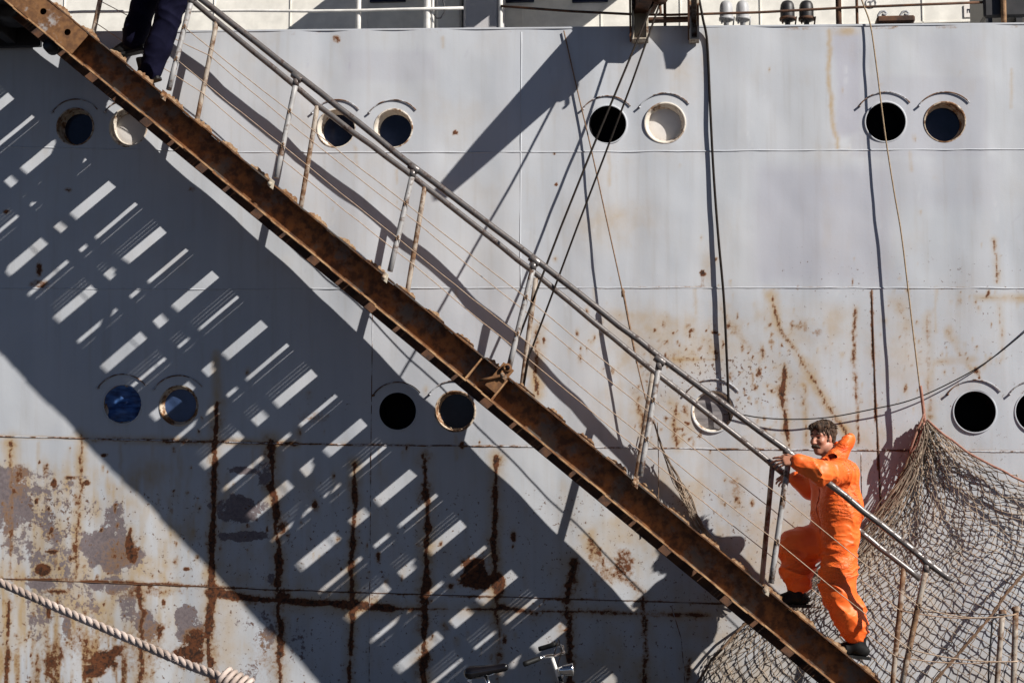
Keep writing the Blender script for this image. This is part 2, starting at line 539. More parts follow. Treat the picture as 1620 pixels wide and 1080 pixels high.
YY = hull_y(XX, ZZ)
skip = np.zeros((nx - 1, nz - 1), bool)
HV = [tuple(p) for p in np.stack([XX, YY, ZZ], -1).reshape(-1, 3)]
HF = []
vid = lambda i, j: i * nz + j
for P, rpx, kd in pcs:
    R = rpx / SC(P)
    hw = R + .045
    i0 = int(np.searchsorted(xs, P[0] - hw)) - 1; i1 = int(np.searchsorted(xs, P[0] + hw))
    j0 = int(np.argmin(abs(zs - (P[2] - hw)))); j1 = int(np.argmin(abs(zs - (P[2] + hw))))
    if i1 >= nx - 30 and P[0] + hw > 3.2:
        i1 = min(i1, nx - 2)
    skip[i0:i1, j0:j1] = True
    loop = [(i, j0) for i in range(i0, i1)] + [(i1, j) for j in range(j0, j1)] + [(i, j1) for i in range(i1, i0, -1)] + [(i0, j) for j in range(j1, j0, -1)]
    ids_prev = [vid(i, j) for i, j in loop]
    bx = np.array([HV[k] for k in ids_prev])
    ang = np.arctan2(bx[:, 2] - P[2], bx[:, 0] - P[0])
    circ = np.stack([P[0] + R * np.cos(ang), P[2] + R * np.sin(ang)], -1)
    for w_ in (.4, .75, 1.0):
        xr = bx[:, 0] * (1 - w_) + circ[:, 0] * w_; zr = bx[:, 2] * (1 - w_) + circ[:, 1] * w_
        yr = hull_y(xr, zr)
        b = len(HV)
        HV.extend([(float(a_), float(b_), float(c_)) for a_, b_, c_ in zip(xr, yr, zr)])
        ids = list(range(b, b + len(loop)))
        for k in range(len(loop)):
            k2 = (k + 1) % len(loop)
            HF.append((ids_prev[k], ids_prev[k2], ids[k2], ids[k]))
        ids_prev = ids
ii, jj = np.nonzero(~skip)
HF.extend(zip((ii * nz + jj).tolist(), ((ii + 1) * nz + jj).tolist(), ((ii + 1) * nz + jj + 1).tolist(), (ii * nz + jj + 1).tolist()))
HV = np.array(HV)
hme = bpy.data.meshes.new('hull_plating')
hme.from_pydata((HV - ORG['ship']).tolist(), [], HF)
hme.polygons.foreach_set("use_smooth", [True] * len(HF))
hme.materials.append(M['hull'])

# wear masks: where rust, stains, flaked and repainted areas sit on this hull
PX, PY = proj(HV)
nA = fbm2(PX / 22, PY / 22, 21, 4); nB = fbm2(PX / 60, PY / 60, 31, 4); nC = fbm2(PX / 7, PY / 7, 41, 3)
nV = fbm2(PX / 9, PY / 70, 51, 4); nW = fbm2(PX / 40, PY / 26, 55, 3)
rust = np.zeros(len(HV)); stain = np.zeros(len(HV)); bare = np.zeros(len(HV))
tone = np.zeros(len(HV)); lilac = np.zeros(len(HV)); chip = np.zeros(len(HV))


def dseg(pts, jit=4.0):
    qx = PX + (nA - .5) * 2 * jit + (nC - .5) * jit; qy = PY + (nB - .5) * jit
    best = np.full(len(HV), 1e9)
    for (x0, y0), (x1, y1) in zip(pts[:-1], pts[1:]):
        dx, dy = x1 - x0, y1 - y0
        t = np.clip(((qx - x0) * dx + (qy - y0) * dy) / (dx * dx + dy * dy), 0, 1)
        best = np.minimum(best, np.hypot(qx - x0 - t * dx, qy - y0 - t * dy))
    return best


def line(pts, w, s, jit=4.0, halo=3.2, hs=.7, dash=.0):
    global rust, stain
    d = dseg(pts, jit)
    wm = w * (.35 + 1.5 * np.clip(nW - .2, 0, 1))
    k = np.exp(-(d / wm) ** 2) * (.62 + .75 * np.clip(nB, .15, .6))
    k = np.maximum(k, .42 * np.exp(-(d / (w * 2.6)) ** 2) * np.clip((nA - .42) * 5, 0, 1))
    if dash:
        k = k * np.clip((nV - dash) * 5 + .5, 0, 1) * np.clip((nC - .45) * 4 + .6, .25, 1)
        s = s * .86
    rust = np.maximum(rust, s * k)
    stain = np.maximum(stain, hs * np.exp(-(d / (w * halo)) ** 2) * (.4 + nB))


def blob(arr, x, y, rx, ry, s, p=2.0, jit=.9):
    d = np.hypot((PX - x) / rx, (PY - y) / ry) + (nA - .5) * jit + (nC - .5) * jit * .35
    return np.maximum(arr, s * np.exp(-np.clip(d, 0, None) ** (2 * p)))


def rect(arr, x0, y0, x1, y1, s, soft=6, jit=8):
    qx = PX + (nB - .5) * 2 * jit; qy = PY + (nB[::-1] - .5) * 0 + (nA - .5) * jit
    k = np.clip((qx - x0) / soft + .5, 0, 1) * np.clip((x1 - qx) / soft + .5, 0, 1) * np.clip((qy - y0) / soft + .5, 0, 1) * np.clip((y1 - qy) / soft + .5, 0, 1)
    return np.maximum(arr, s * k)


# heavy vertical frames showing through, lower left
line([(343, 640), (340, 720), (337, 800), (334, 930)], 5.5, 1.0, 3)
line([(334, 930), (331, 1000), (336, 1080)], 8, 1.0, 6)
line([(343, 560), (342, 640)], 3, .55, 3, dash=.5)
line([(428, 700), (430, 770), (440, 850), (442, 940), (445, 1090)], 6.5, .95, 6)
line([(560, 735), (562, 800), (555, 900), (558, 960), (552, 1090)], 5, .85, 3)
line([(670, 720), (676, 800), (674, 900), (672, 960), (670, 1090)], 7, 1.0, 4)
line([(785, 725), (783, 790), (781, 850), (784, 930)], 6, .9, 4)
line([(784, 930), (790, 1000), (785, 1090)], 7, .55, 6)
line([(905, 890), (900, 960), (902, 1090)], 9, .85, 8)
line([(1018, 945), (1020, 1000), (1022, 1090)], 7, .75, 6)
line([(1090, 1040), (1088, 1090)], 7, .6, 6)
line([(330, 937), (400, 946), (480, 953), (560, 957), (620, 962)], 8, .95, 5)
line([(620, 962), (800, 964), (960, 968), (1120, 974)], 5.5, .66, 4)
line([(790, 960), (850, 968)], 9, .8, 6)
line([(0, 914), (200, 921), (420, 932)], 2.5, .75, 1.0, 3, .4)
line([(420, 932), (700, 942), (1000, 950), (1240, 958)], 1.8, .65, .8, 3, .3)
line([(150, 694), (300, 698), (470, 702)], 3.0, .8, 1.5)
line([(470, 702), (800, 706), (1240, 711), (1620, 714)], 1.8, .62, .8, 3, .35)
line([(0, 690), (150, 694)], 1.2, .4, .6)
line([(0, 455), (300, 458), (830, 455)], 1.0, .35, .6, 2, .15)
line([(830, 455), (1240, 455), (1620, 456)], 1.4, .55, .8, 3, .2)
line([(15, 950), (12, 1020), (8, 1090)], 4.5, .8, 3)
line([(130, 690), (126, 800), (121, 915)], 4, .6, 5, 4, .7)
line([(18, 700), (20, 800), (16, 910)], 5, .55, 6, 4, .7)
line([(222, 930), (224, 1000), (226, 1080)], 7, .7, 8, 4, .7)
line([(205, 835), (202, 880)], 5, .9, 4)
# right side streaks
line([(1240, 575), (1238, 620), (1246, 700), (1247, 725)], 4.5, .85, 3)
line([(1222, 470), (1232, 520), (1270, 570), (1310, 640), (1345, 700)], 3.6, .62, 5, 4.2, .8)
line([(1352, 490), (1351, 560), (1356, 640), (1358, 705)], 3.5, .62, 3, 3, .5)
line([(1378, 460), (1383, 600), (1389, 720), (1393, 790)], 2.2, .85, .8, 2.2, .3)
line([(1574, 380), (1577, 445)], 3, .6, 3, 3, .6)
line([(1581, 470), (1586, 565)], 3, .5, 4, 3, .5, .35)
line([(852, 520), (846, 570), (848, 625)], 6, .66, 7, 3, .8)
line([(1420, 480), (1440, 540), (1470, 600)], 8, .26, 12, 2.4, .55)
line([(1468, 500), (1470, 660)], 5, .42, 5, 3, .6)
line([(1500, 520), (1540, 585)], 3, .3, 7)
line([(1480, 571), (1540, 568)], 3, .3, 4)
line([(1545, 470), (1620, 472)], 3, .32, 4)
line([(1272, 610), (1275, 700)], 3, .5, 4)
line([(1065, 570), (1140, 568)], 3, .36, 4)
line([(1010, 630), (1018, 700)], 6, .5, 9, 3, .7)
line([(1068, 640), (1070, 705)], 6, .55, 9, 3, .7)
line([(1160, 760), (1165, 800)], 8, .5, 9, 3, .7)
line([(930, 860), (960, 900), (1020, 935)], 8, .55, 12, 2, .5)
line([(930, 850), (932, 885)], 6, .5, 8)
line([(1140, 480), (1180, 540), (1215, 580)], 8, .28, 16, 2.5, .6)
line([(1050, 500), (1040, 560), (1010, 620)], 6, .26, 14, 2.5, .5)
# scattered specks on the right half
sp_zone = np.clip((nB - .40) * 4, 0, 1) * np.exp(-((PX - 1150) / 170) ** 2 - ((PY - 570) / 75) ** 2)
rust = np.maximum(rust, .22 * sp_zone)
stain = np.maximum(stain, .62 * np.exp(-((PX - 1160) / 170) ** 2 - ((PY - 570) / 85) ** 2) * (.3 + nB))
chip = np.maximum(chip, .46 * np.exp(-((PX - 1150) / 220) ** 2 - ((PY - 600) / 110) ** 2))
chip = np.maximum(chip, .30 * np.clip((PX - 1150) / 100, 0, 1) * np.clip((PY - 330) / 80, 0, 1))
chip = np.maximum(chip, .34 * np.exp(-((PX - 520) / 130) ** 2 - ((PY - 640) / 50) ** 2))
for (x, y, rx, ry, s) in [(720, 210, 5, 4, .8), (877, 243, 5, 3, .8), (880, 292, 3, 3, .8), (1112, 432, 5, 5, .9), (1111, 445, 4, 14, .3), (532, 62, 8, 7, .5),
                          (985, 462, 3, 3, .5), (1057, 455, 4, 3, .6), (1262, 455, 4, 4, .5), (1349, 445, 3, 8, .5), (1292, 525, 14, 8, .45), (1230, 857, 6, 6, .4),
                          (262, 98, 6, 3, .4), (62, 425, 7, 14, .75), (60, 450, 18, 10, .5), (10, 335, 6, 5, .7), (108, 300, 8, 5, .6), (305, 300, 9, 6, .45), (70, 900, 15, 10, 1.0), (205, 862, 7, 16, 1.0),
                          (211, 880, 7, 12, 1.0), (82, 872, 13, 4, .9), (82, 838, 3, 6, .8), (165, 1042, 26, 20, 1.0), (150, 1060, 16, 12, 1.0), (182, 1030, 14, 12, .9),
                          (300, 1036, 26, 18, 1.0), (310, 1010, 20, 22, .75), (80, 1045, 12, 12, .7), (96, 1035, 8, 14, .6), (90, 935, 26, 5, .75), (750, 905, 26, 26, 1.0), (765, 920, 20, 16, .9),
                          (787, 920, 14, 18, .9), (985, 890, 22, 24, .6), (960, 900, 30, 26, .42), (85, 765, 5, 8, .9), (112, 755, 12, 3, .7), (137, 763, 5, 5, .9), (165, 720, 7, 4, .8),
                          (295, 900, 8, 4, .8), (160, 838, 4, 4, .7), (500, 660, 30, 16, .34), (445, 835, 14, 14, .7), (445, 945, 14, 12, .8), (670, 945, 12, 16, .8), (560, 955, 12, 9, .8)]:
    rust = blob(rust, x, y, rx, ry, s)
for (x, y, rx, ry, s) in [(15, 790, 36, 62, .85), (30, 860, 30, 30, .6), (165, 868, 44, 34, .9), (195, 880, 30, 30, .8), (182, 820, 16, 30, .7), (230, 990, 16, 26, .9), (292, 975, 16, 18, .9),
                          (305, 1000, 26, 22, .8), (70, 925, 36, 10, .7), (180, 925, 46, 14, .7), (105, 990, 10, 26, .8), (340, 770, 10, 60, .4), (385, 745, 34, 8, .8), (380, 800, 36, 16, .85),
                          (375, 815, 30, 10, .9), (385, 848, 36, 8, .9), (420, 750, 14, 24, .7), (430, 915, 8, 12, .8), (470, 1020, 26, 40, .45), (200, 960, 18, 30, .6), (420, 1010, 16, 40, .55),
                          (400, 1060, 20, 20, .5), (60, 770, 30, 40, .42), (110, 800, 50, 60, .36), (415, 985, 40, 10, .5), (135, 940, 14, 14, .5)]:
    bare = blob(bare, x, y, rx * 1.15, ry * 1.1, s)
chip = np.maximum(chip, .50 * np.exp(-((PX - 90) / 120) ** 2 - ((PY - 810) / 90) ** 2))
chip = np.maximum(chip, .36 * np.clip((PY - 720) / 60, 0, 1))
# general grime on the lower plates
stain = np.maximum(stain, .85 * np.clip((PY - 695) / 60, 0, 1) * np.clip(1.5 - PX / 500, .45, 1) * np.clip(nB * 1.8 - .42 + 1.2 * (nV - .5), 0, 1))
stain = np.maximum(stain, .56 * np.clip((PY - 458) / 40, 0, 1) * np.clip((PX - 880) / 100, 0, 1) * np.clip(1.3 - (PX - 1150) / 500, .4, 1) * np.clip(nB * 2.0 - .42 + .6 * (nV - .5), 0, 1))
# yellow washes
stain = np.maximum(stain, .95 * np.clip((PY - 700) / 240, 0, 1) * np.clip(1.25 - PX / 420, 0, 1) * np.clip((nV - .25) * 2, 0, 1))
stain = np.maximum(stain, .9 * np.clip((PY - 930) / 100, 0, 1) * np.clip(1.2 - abs(PX - 130) / 130, 0, 1) * np.clip((nV - .3) * 3, 0, 1))
rust = np.maximum(rust, .55 * np.clip((PY - 950) / 90, 0, 1) * np.clip(1.5 - abs(PX - 130) / 120, 0, 1) * np.clip((nV - .34) * 4, 0, 1))
stain = np.maximum(stain, .6 * np.clip((PY - 955) / 90, 0, 1) * np.exp(-((PX - 900) / 170) ** 2) * (.3 + nB))
stain = np.maximum(stain, .5 * np.exp(-((PX - 360) / 30) ** 2) * np.clip((PY - 860) / 60, 0, 1))
for (x, y, rx, ry, s) in [(960, 350, 90, 50, .48), (800, 300, 70, 30, .2), (1080, 120, 40, 55, .42), (905, 90, 70, 30, .2), (1000, 100, 60, 50, .3), (1120, 420, 14, 40, .5), (1520, 470, 60, 60, .25), (1430, 560, 60, 80, .45),
                          (1260, 520, 60, 50, .5), (1010, 700, 120, 60, .35), (620, 700, 140, 10, .3)]:
    stain = blob(stain, x, y, rx, ry, s, .8, .6)
d_ = dseg([(1313, 50), (1311, 130), (1318, 190), (1325, 235)], 4); stain = np.maximum(stain, .75 * np.exp(-(d_ / 5) ** 2))
stain = blob(stain, 1335, 50, 30, 9, .7, 1, .6)
stain = blob(stain, 1115, 90, 8, 60, .5, 1, .6)
# drips below seams and under portholes
for (x, y, ln) in [(963, 234, 60), (1440, 240, 30), (1600, 110, 60), (563, 235, 26), (627, 270, 20), (1480, 455, 70), (1210, 455, 60), (1100, 455, 40), (940, 455, 24), (720, 455, 14),
                   (283, 690, 50), (720, 690, 36), (240, 700, 60), (190, 700, 40), (400, 705, 50), (600, 710, 40), (60, 700, 60), (1300, 714, 30), (1010, 60, 20), (700, 60, 14)]:
    d_ = dseg([(x, y), (x + 1, y + ln)], 3)
    stain = np.maximum(stain, .5 * np.exp(-(d_ / 4) ** 2))
# many small rust flecks, each with its own bleed
def flecks(centres, n, smin, smax, lo_, hi_, bleed):
    global rust, stain
    for cx_, cy_, sx_, sy_ in centres:
        for _ in range(n):
            x = rng.normal(cx_, sx_); y = rng.normal(cy_, sy_)
            rx = rng.uniform(smin, smax) * rng.choice([.6, 1, 1, 1.6]); ry = rx * rng.uniform(.8, 2.4)
            I = np.nonzero((abs(PX - x) < rx * 8) & (PY > y - ry * 4) & (PY < y + ry * 8 + bleed))[0]
            if not len(I): continue
            d = np.hypot((PX[I] - x) / rx, (PY[I] - y) / ry) + (nC[I] - .5) * 1.6
            rust[I] = np.maximum(rust[I], rng.uniform(lo_, hi_) * np.exp(-np.clip(d, 0, 9) ** 2))
            t = np.clip((PY[I] - y) / bleed, 0, 1)
            stain[I] = np.maximum(stain[I], .55 * np.exp(-((PX[I] - x) / (rx * 2.2)) ** 2) * np.where(PY[I] > y, 1 - t, np.exp(-((PY[I] - y) / (ry * 2)) ** 2)))


flecks([(1055, 545, 28, 26), (1110, 545, 30, 20), (1150, 505, 26, 34), (1215, 555, 20, 34), (1190, 600, 22, 24), (1225, 625, 14, 26), (1020, 650, 16, 34), (1078, 690, 14, 22), (935, 545, 24, 30), (1265, 525, 20, 14)], 24, 1.1, 3.0, .4, .8, 26)
flecks([(1430, 520, 20, 34), (1490, 565, 40, 18), (1545, 572, 30, 10), (1460, 600, 22, 26), (1340, 570, 40, 60), (1560, 470, 40, 10), (1180, 690, 60, 30), (1150, 790, 30, 24)], 14, 1.0, 2.6, .35, .7, 20)
flecks([(1250, 330, 180, 70), (1450, 400, 110, 40), (950, 400, 90, 60), (600, 300, 180, 120), (500, 600, 120, 60), (1300, 130, 180, 60)], 7, .8, 1.8, .35, .6, 12)
flecks([(80, 780, 70, 60), (170, 880, 80, 40), (280, 830, 40, 80), (180, 1000, 110, 50), (420, 880, 60, 90), (620, 860, 110, 100), (780, 1000, 100, 50), (60, 1010, 40, 40)], 22, 1.2, 4.0, .4, .9, 34)
stain = np.maximum(stain, .26 * np.clip((470 - PY) / 40, 0, 1) * np.clip(nB * 2.2 - .75 + .8 * (nV - .5), 0, 1))
chip = np.maximum(chip, .14)
# pale scuffs where ropes and fenders rubbed
for _ in range(70):
    x = rng.uniform(350, 1620); y = rng.uniform(70, 680); a_ = rng.choice([rng.normal(1.5, .12), rng.normal(1.5, .12), rng.uniform(0, 3)]); l_ = rng.uniform(8, 46)
    I = np.nonzero((abs(PX - x) < l_) & (abs(PY - y) < l_))[0]
    u_ = (PX[I] - x) * cos(a_) + (PY[I] - y) * sin(a_); v_ = -(PX[I] - x) * sin(a_) + (PY[I] - y) * cos(a_)
    k_ = np.exp(-(u_ / (l_ * .5)) ** 4 - (v_ / rng.uniform(1.0, 3.0)) ** 2) * np.clip((nC[I] - .35) * 4, 0, 1) * rng.uniform(.3, .8)
    if rng.uniform() < .6: tone[I] = np.maximum(tone[I], k_)
    else: lilac[I] = np.maximum(lilac[I], k_)
# deck edge rust
rust = np.maximum(rust, .62 * np.clip(1 - abs(PY - (53 - PX * .0093) - 3) / 5, 0, 1) * np.clip((nA - .48) * 5, 0, 1))
# repainted patches
lilac = rect(lilac, 1190, 262, 1412, 448, .55, 26, 10)
lilac = rect(lilac, 1318, 52, 1362, 215, .75, 12, 8)
lilac = rect(lilac, 1345, 120, 1560, 250, .34, 10, 5)
lilac = rect(lilac, 545, 80, 690, 128, .28, 10, 4)
lilac = rect(lilac, 1450, 55, 1560, 120, .2, 16, 8)
lilac = rect(lilac, 1400, 250, 1580, 330, .25, 20, 8)
lilac = rect(lilac, 480, 480, 830, 700, .15, 60, 20)
tone = rect(tone, 690, 190, 830, 450, .22, 20, 10)
tone = rect(tone, 1100, 250, 1200, 450, .35, 20, 10)
tone = rect(tone, 960, 455, 1060, 610, .15, 20, 10)
tone = rect(tone, 1300, 330, 1500, 450, .12, 20, 14)
tone = rect(tone, 230, 760, 335, 900, .35, 18, 14)
bare = np.maximum(bare, .52 * np.clip((PY - 715) / 40, 0, 1) * np.clip(1.2 - PX / 330, 0, 1) * np.clip((nB - .45) * 6, 0, 1))
for (x, y, rx, ry, s_) in [(30, 760, 16, 34, .6), (12, 820, 12, 40, .55), (185, 880, 40, 30, .5), (230, 935, 70, 12, .55), (120, 1000, 60, 60, .42), (230, 1030, 40, 60, .5), (330, 1020, 20, 60, .5), (420, 1040, 30, 50, .42)]:
    rust = blob(rust, x, y, rx, ry, s_ * .9, .8, 1.2)
tone = rect(tone, 20, 950, 110, 1030, .5, 14, 14)
tone = rect(tone, 250, 940, 290, 1080, .6, 10, 10)
tone = rect(tone, 0, 540, 150, 690, .1, 40, 10)
for nm_, tri in (('wear', (rust, stain, bare)), ('tone', (tone, lilac, chip))):
    a_ = hme.attributes.new(nm_, 'FLOAT_COLOR', 'POINT')
    buf = np.stack([np.clip(t_, 0, 1) for t_ in tri] + [np.ones(len(HV))], -1).astype(np.float32)
    a_.data.foreach_set("color", buf.ravel())
hull_o = bpy.data.objects.new('hull_plating', hme)
COL.objects.link(hull_o)
hull_o.parent = ship
ORG[hull_o.name] = ORG['ship']


def on_hull(pts, off=0.0, step=18):
    out = []
    for (x0, y0), (x1, y1) in zip(pts[:-1], pts[1:]):
        k = max(2, int(math.hypot(x1 - x0, y1 - y0) / step))
        for i in range(k):
            t = i / k
            out.append((x0 + (x1 - x0) * t, y0 + (y1 - y0) * t))
    out.append(pts[-1])
    res = []
    for x, y in out:
        P = hull_pt(x, y)
        P[1] = float(hull_y(np.array([P[0]]), np.array([P[2]]))[0]) - off
        res.append(P)
    return res


for pts, r_ in [([(-40, 231), (400, 241), (830, 241), (1240, 238), (1680, 236)], .0065), ([(-40, 456), (300, 458), (830, 455), (1240, 455), (1680, 456)], .006),
                ([(-40, 689), (470, 702), (1240, 711), (1680, 715)], .007), ([(-40, 913), (420, 932), (1000, 950), (1240, 958), (1680, 976)], .0045),
                ([(825, 51), (824, 240), (823, 385), (824, 455)], .006), ([(590, 455), (587, 690), (585, 940), (584, 1100)], .004),
                ([(1379, 458), (1384, 600), (1390, 720), (1394, 830)], .007), ([(1062, 958), (1078, 1010), (1085, 1100)], .004), ([(1362, 715), (1364, 790)], .004)]:
    q = on_hull(pts)
    mb = MB(); mb.tube([p + np.array([0, rng.normal(0, .0012) + r_ * .25, rng.normal(0, .0012)]) for p in q], r_, 6)
    mb.build('weld_seam', M['rust_dark'] if pts[0] == (1379, 458) else (M['rust_dark'] if pts[0] == (-40, 913) else (M['hull'] if len(pts) == 5 or pts[0] == (825, 51) else M['seam'])), ship)

sl = .08
AX = nrm((0, 1, .07))          # portholes look into the hull along this axis
for (P, rpx, kd), (px, py, _, _) in zip(pcs, PORTS):
    R = rpx / SC(P)
    P = P.copy(); P[1] = float(hull_y(np.array([P[0]]), np.array([P[2]]))[0])
    sleeve = {'open': M['painted_dark'], 'glass': M['sleeve'], 'rusty glass': M['sleeve_rust'], 'white plate': M['sleeve'], 'curtain': M['sleeve_rust'],
              'blue glass': M['sleeve_rust'], 'white glass': M['sleeve_rust'], 'grey plate': M['sleeve']}[kd]
    depth = .20 if kd == 'open' else (.12 if kd in ('glass', 'rusty glass', 'white glass') else (.085 if kd == 'white plate' else .05))
    mb = MB()
    lip = M['hull'] if kd in ('open', 'curtain', 'grey plate') else sleeve
    mb.lathe(P, AX, [(R + .004, .012), (R + .004, -.004), (R - .001, -.007), (R - .008, -.005)], 48)
    mb.cur = 1
    if kd in ('glass', 'rusty glass', 'white glass'):
        mb.lathe(P, AX, [(R - .008, -.005), (R - .010, .045), (R - .016, .05), (R - .018, depth - .004), (R - .026, depth - .002), (R - .027, depth + .01)], 48)
    else:
        if 'plate' in kd and kd != 'grey plate':
            mb.lathe(P, AX, [(R - .008, -.005), (R - .016, depth * .45), (R - .024, depth * .5), (R - .034, depth), (R - .036, depth + .02)], 48)
        else:
            mb.lathe(P, AX, [(R - .008, -.005), (R - .014, depth * .5), (R - .030, depth * .55), (R - .032, depth + .02)] if kd == 'blue glass' else [(R - .008, -.005), (R - .012, depth * .5), (R - .022, depth * .55), (R - .024, depth + .02)], 48)
    lab = {'open': 'open porthole, black inside', 'glass': 'porthole with dark glass', 'rusty glass': 'dark porthole with rusty ring', 'white plate': 'porthole closed by a white plate',
           'curtain': 'porthole with blue curtain', 'blue glass': 'porthole with blue glass and rusty ring', 'white glass': 'dark glass porthole in a white ring', 'grey plate': 'porthole closed by a grey plate'}[kd]
    po = mb.build('porthole', [lip, sleeve], ship, label=lab)
    mb = MB()
    if kd == 'curtain':
        # hanging cloth with swags
        n_ = 22
        vs_, fs = [], []
        for i in range(n_ + 1):
            for j in range(n_ + 1):
                u_, v_ = i / n_ * 2 - 1, j / n_ * 2 - 1
                rr = max(abs(u_), abs(v_)); l_ = math.hypot(u_, v_)
                k_ = rr / l_ if l_ > 1e-6 else 0
                a_, c_ = u_ * k_ * (R - .006), v_ * k_ * (R - .006)
                yy = .018 * sin(26 * (c_ + .9 * a_ * a_ / R) * (1 + .2 * a_)) + .006 * sin(60 * a_)
                vs_.append(P + AX * (depth - .02 + yy * 1.6) + np.array([a_, 0, c_]))
        for i in range(n_):
            for j in range(n_):
                fs.append((i * (n_ + 1) + j, (i + 1) * (n_ + 1) + j, (i + 1) * (n_ + 1) + j + 1, i * (n_ + 1) + j + 1))
        mb.add(vs_, fs, True); mb.build('curtain', M['curtain'], po)
    else:
        g = {'open': M['painted_dark'], 'glass': M['glass'], 'rusty glass': M['glass'], 'white plate': M['plate_white'], 'blue glass': M['glass_blue'],
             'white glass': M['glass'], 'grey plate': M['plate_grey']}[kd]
        if 'plate' in kd:
            mb.lathe(P, AX, [(R - .006, depth + .012), (R * .9, depth + .004), (R * .5, depth - .002), (.001, depth - .004)], 48)
            mb.build('cover_plate', g, po)
        else:
            mb.disc(P + AX * (depth + .005), AX, R - .004, 40)
            mb.build('pane' if kd != 'open' else 'painted_dark_disc', g, po)
    # rain gutter above
    mb = MB()
    a0, a1 = radians(38), radians(146)
    pts = []
    for k in range(19):
        a_ = a0 + (a1 - a0) * k / 18
        x_, z_ = P[0] + R * 1.5 * cos(a_), P[2] + R * 1.5 * sin(a_) * .98
        pts.append(np.array([x_, float(hull_y(np.array([x_]), np.array([z_]))[0]) - .008, z_]))
    mb.tube(pts, .0052, 6)
    mb.tube([pts[-1] + (.006, .005, 0), pts[-1] + (-.004, -.016, -.008)], .009, 6)
    mb.build('rain_gutter', M['seam'], po)

# bulwark cap, deck, deckhouse
mb = MB()
for k in range(40):
    x0, x1 = -9 + k * .45, -9 + (k + 1) * .45
    y0 = float(F(ztop(x0)))
    mb.obox(((x0 + x1) / 2, y0 + .047, float(ztop((x0 + x1) / 2)) + .004), ((x1 - x0) / 2, 0, float(ztop(x1) - ztop(x0)) / 2), (0, .05, 0), (0, 0, .007))
mb.build('bulwark_cap', M['hull'], ship)
mb = MB(); mb.box((-16, .25, 4.86), (14, 1.9, 4.92)); mb.build('deck', M['deck_grey'], ship)
DW = 1.62
mb = MB(); mb.box((-16, DW, 4.9), (14, DW + 4, 8.6))
for k in range(24):      # welded panel joints
    x0 = -9.2 + k * .72
    mb.obox((x0, DW - .004, 6.6), (.004, 0, 0), (0, .005, 0), (0, 0, 1.7))
mb.obox((-1, DW - .004, 6.335), (9, 0, 0), (0, .005, 0), (0, 0, .006))
dh = mb.build('deckhouse', M['white'], ship)
mb = MB()
for px0, px1 in ((585, 642), (795, 845), (905, 962)):
    A = at_y(px0, 5, DW - .02); B = at_y(px1, 5, DW - .02)
    mb2 = MB(); mb2.box((A[0], DW - .03, A[2]), (B[0], DW - .004, A[2] + .45), .01)
    mb2.build('window', M['glass'], dh)
A = at_y(690, 20, 1.3); B = at_y(730, 20, 1.3)
mb = MB(); mb.box((A[0], 1.3, 4.92), (B[0], DW - .006, 8.2), .02); mb.build('pillar', M['white'], ship)
A = at_y(733, 20, .95); B = at_y(789, 20, .95)
mb = MB(); mb.box((A[0], .95, 4.92), (B[0], DW - .008, 7.6), .02)
mb.box((B[0] + .002, .93, 4.92), (B[0] + .045, .99, 7.6), .008)
mb.build('ventilation_trunk', M['deck_grey'], ship)
# unseen slabs added above the frame to cast shade on the deckhouse wall
for px0, px1, z0, yf in ((560, 860, 6.95, .25), (905, 1075, 7.15, .2)):
    A = at_y(px0, 20, .6); B = at_y(px1, 20, .6)
    mb = MB(); mb.box((A[0], yf, z0), (B[0], DW - .01, z0 + .12), .01)
    for k in range(4):
        xk = A[0] + (B[0] - A[0]) * (k + .5) / 4
        mb.box((xk - .05, yf + .05, z0 - .16), (xk + .05, DW - .02, z0 + .002), .008)
    mb.build('shade_slab', M['white'], ship)
# railing along the deck edge
YR = .12
mb = MB()
mb.tube([at_y(-60, 27, YR), at_y(130, 19, YR), at_y(395, 17, YR), at_y(480, 18, YR), at_y(565, 17, YR), at_y(640, 15, YR), at_y(733, 13, YR)], .013, 8)
mb.build('rail_bar', M['pipe_white'], ship)
mb = MB()
mb.tube([at_y(792, 10, YR), at_y(900, 18, YR), at_y(1000, 23, YR), at_y(1060, 24, YR), at_y(1200, 20, YR), at_y(1330, 13, YR), at_y(1450, 8, YR), at_y(1555, 4, YR)], .011, 8)
mb.build('rail_bar', M['rust_dark'], ship)
for px0, rr, mt in ((567, .022, 'pipe_white'), (676, .03, 'pipe_white'), (684.5, .013, 'pipe_white'), (792, .018, 'pipe_white'), (1327, .024, 'rust_dark'), (1356, .012, 'rust_dark'),
                (1052, .013, 'rust_dark')):
    P = at_y(px0, 30, YR + .03)
    mb = MB(); mb.tube([(P[0], P[1], 5.3), (P[0], P[1], 7.2)], rr, 10); mb.build('stanchion', M[mt], ship)
P = at_y(700, 20, YR)
mb = MB(); mb.tube([at_y(697, -8, YR), at_y(703, 8, YR), at_y(703, 20, YR), at_y(697, 29, YR), at_y(690, 29, YR), at_y(686, 23, YR)], .006, 6); mb.build('cable_loop', M['black'], ship)
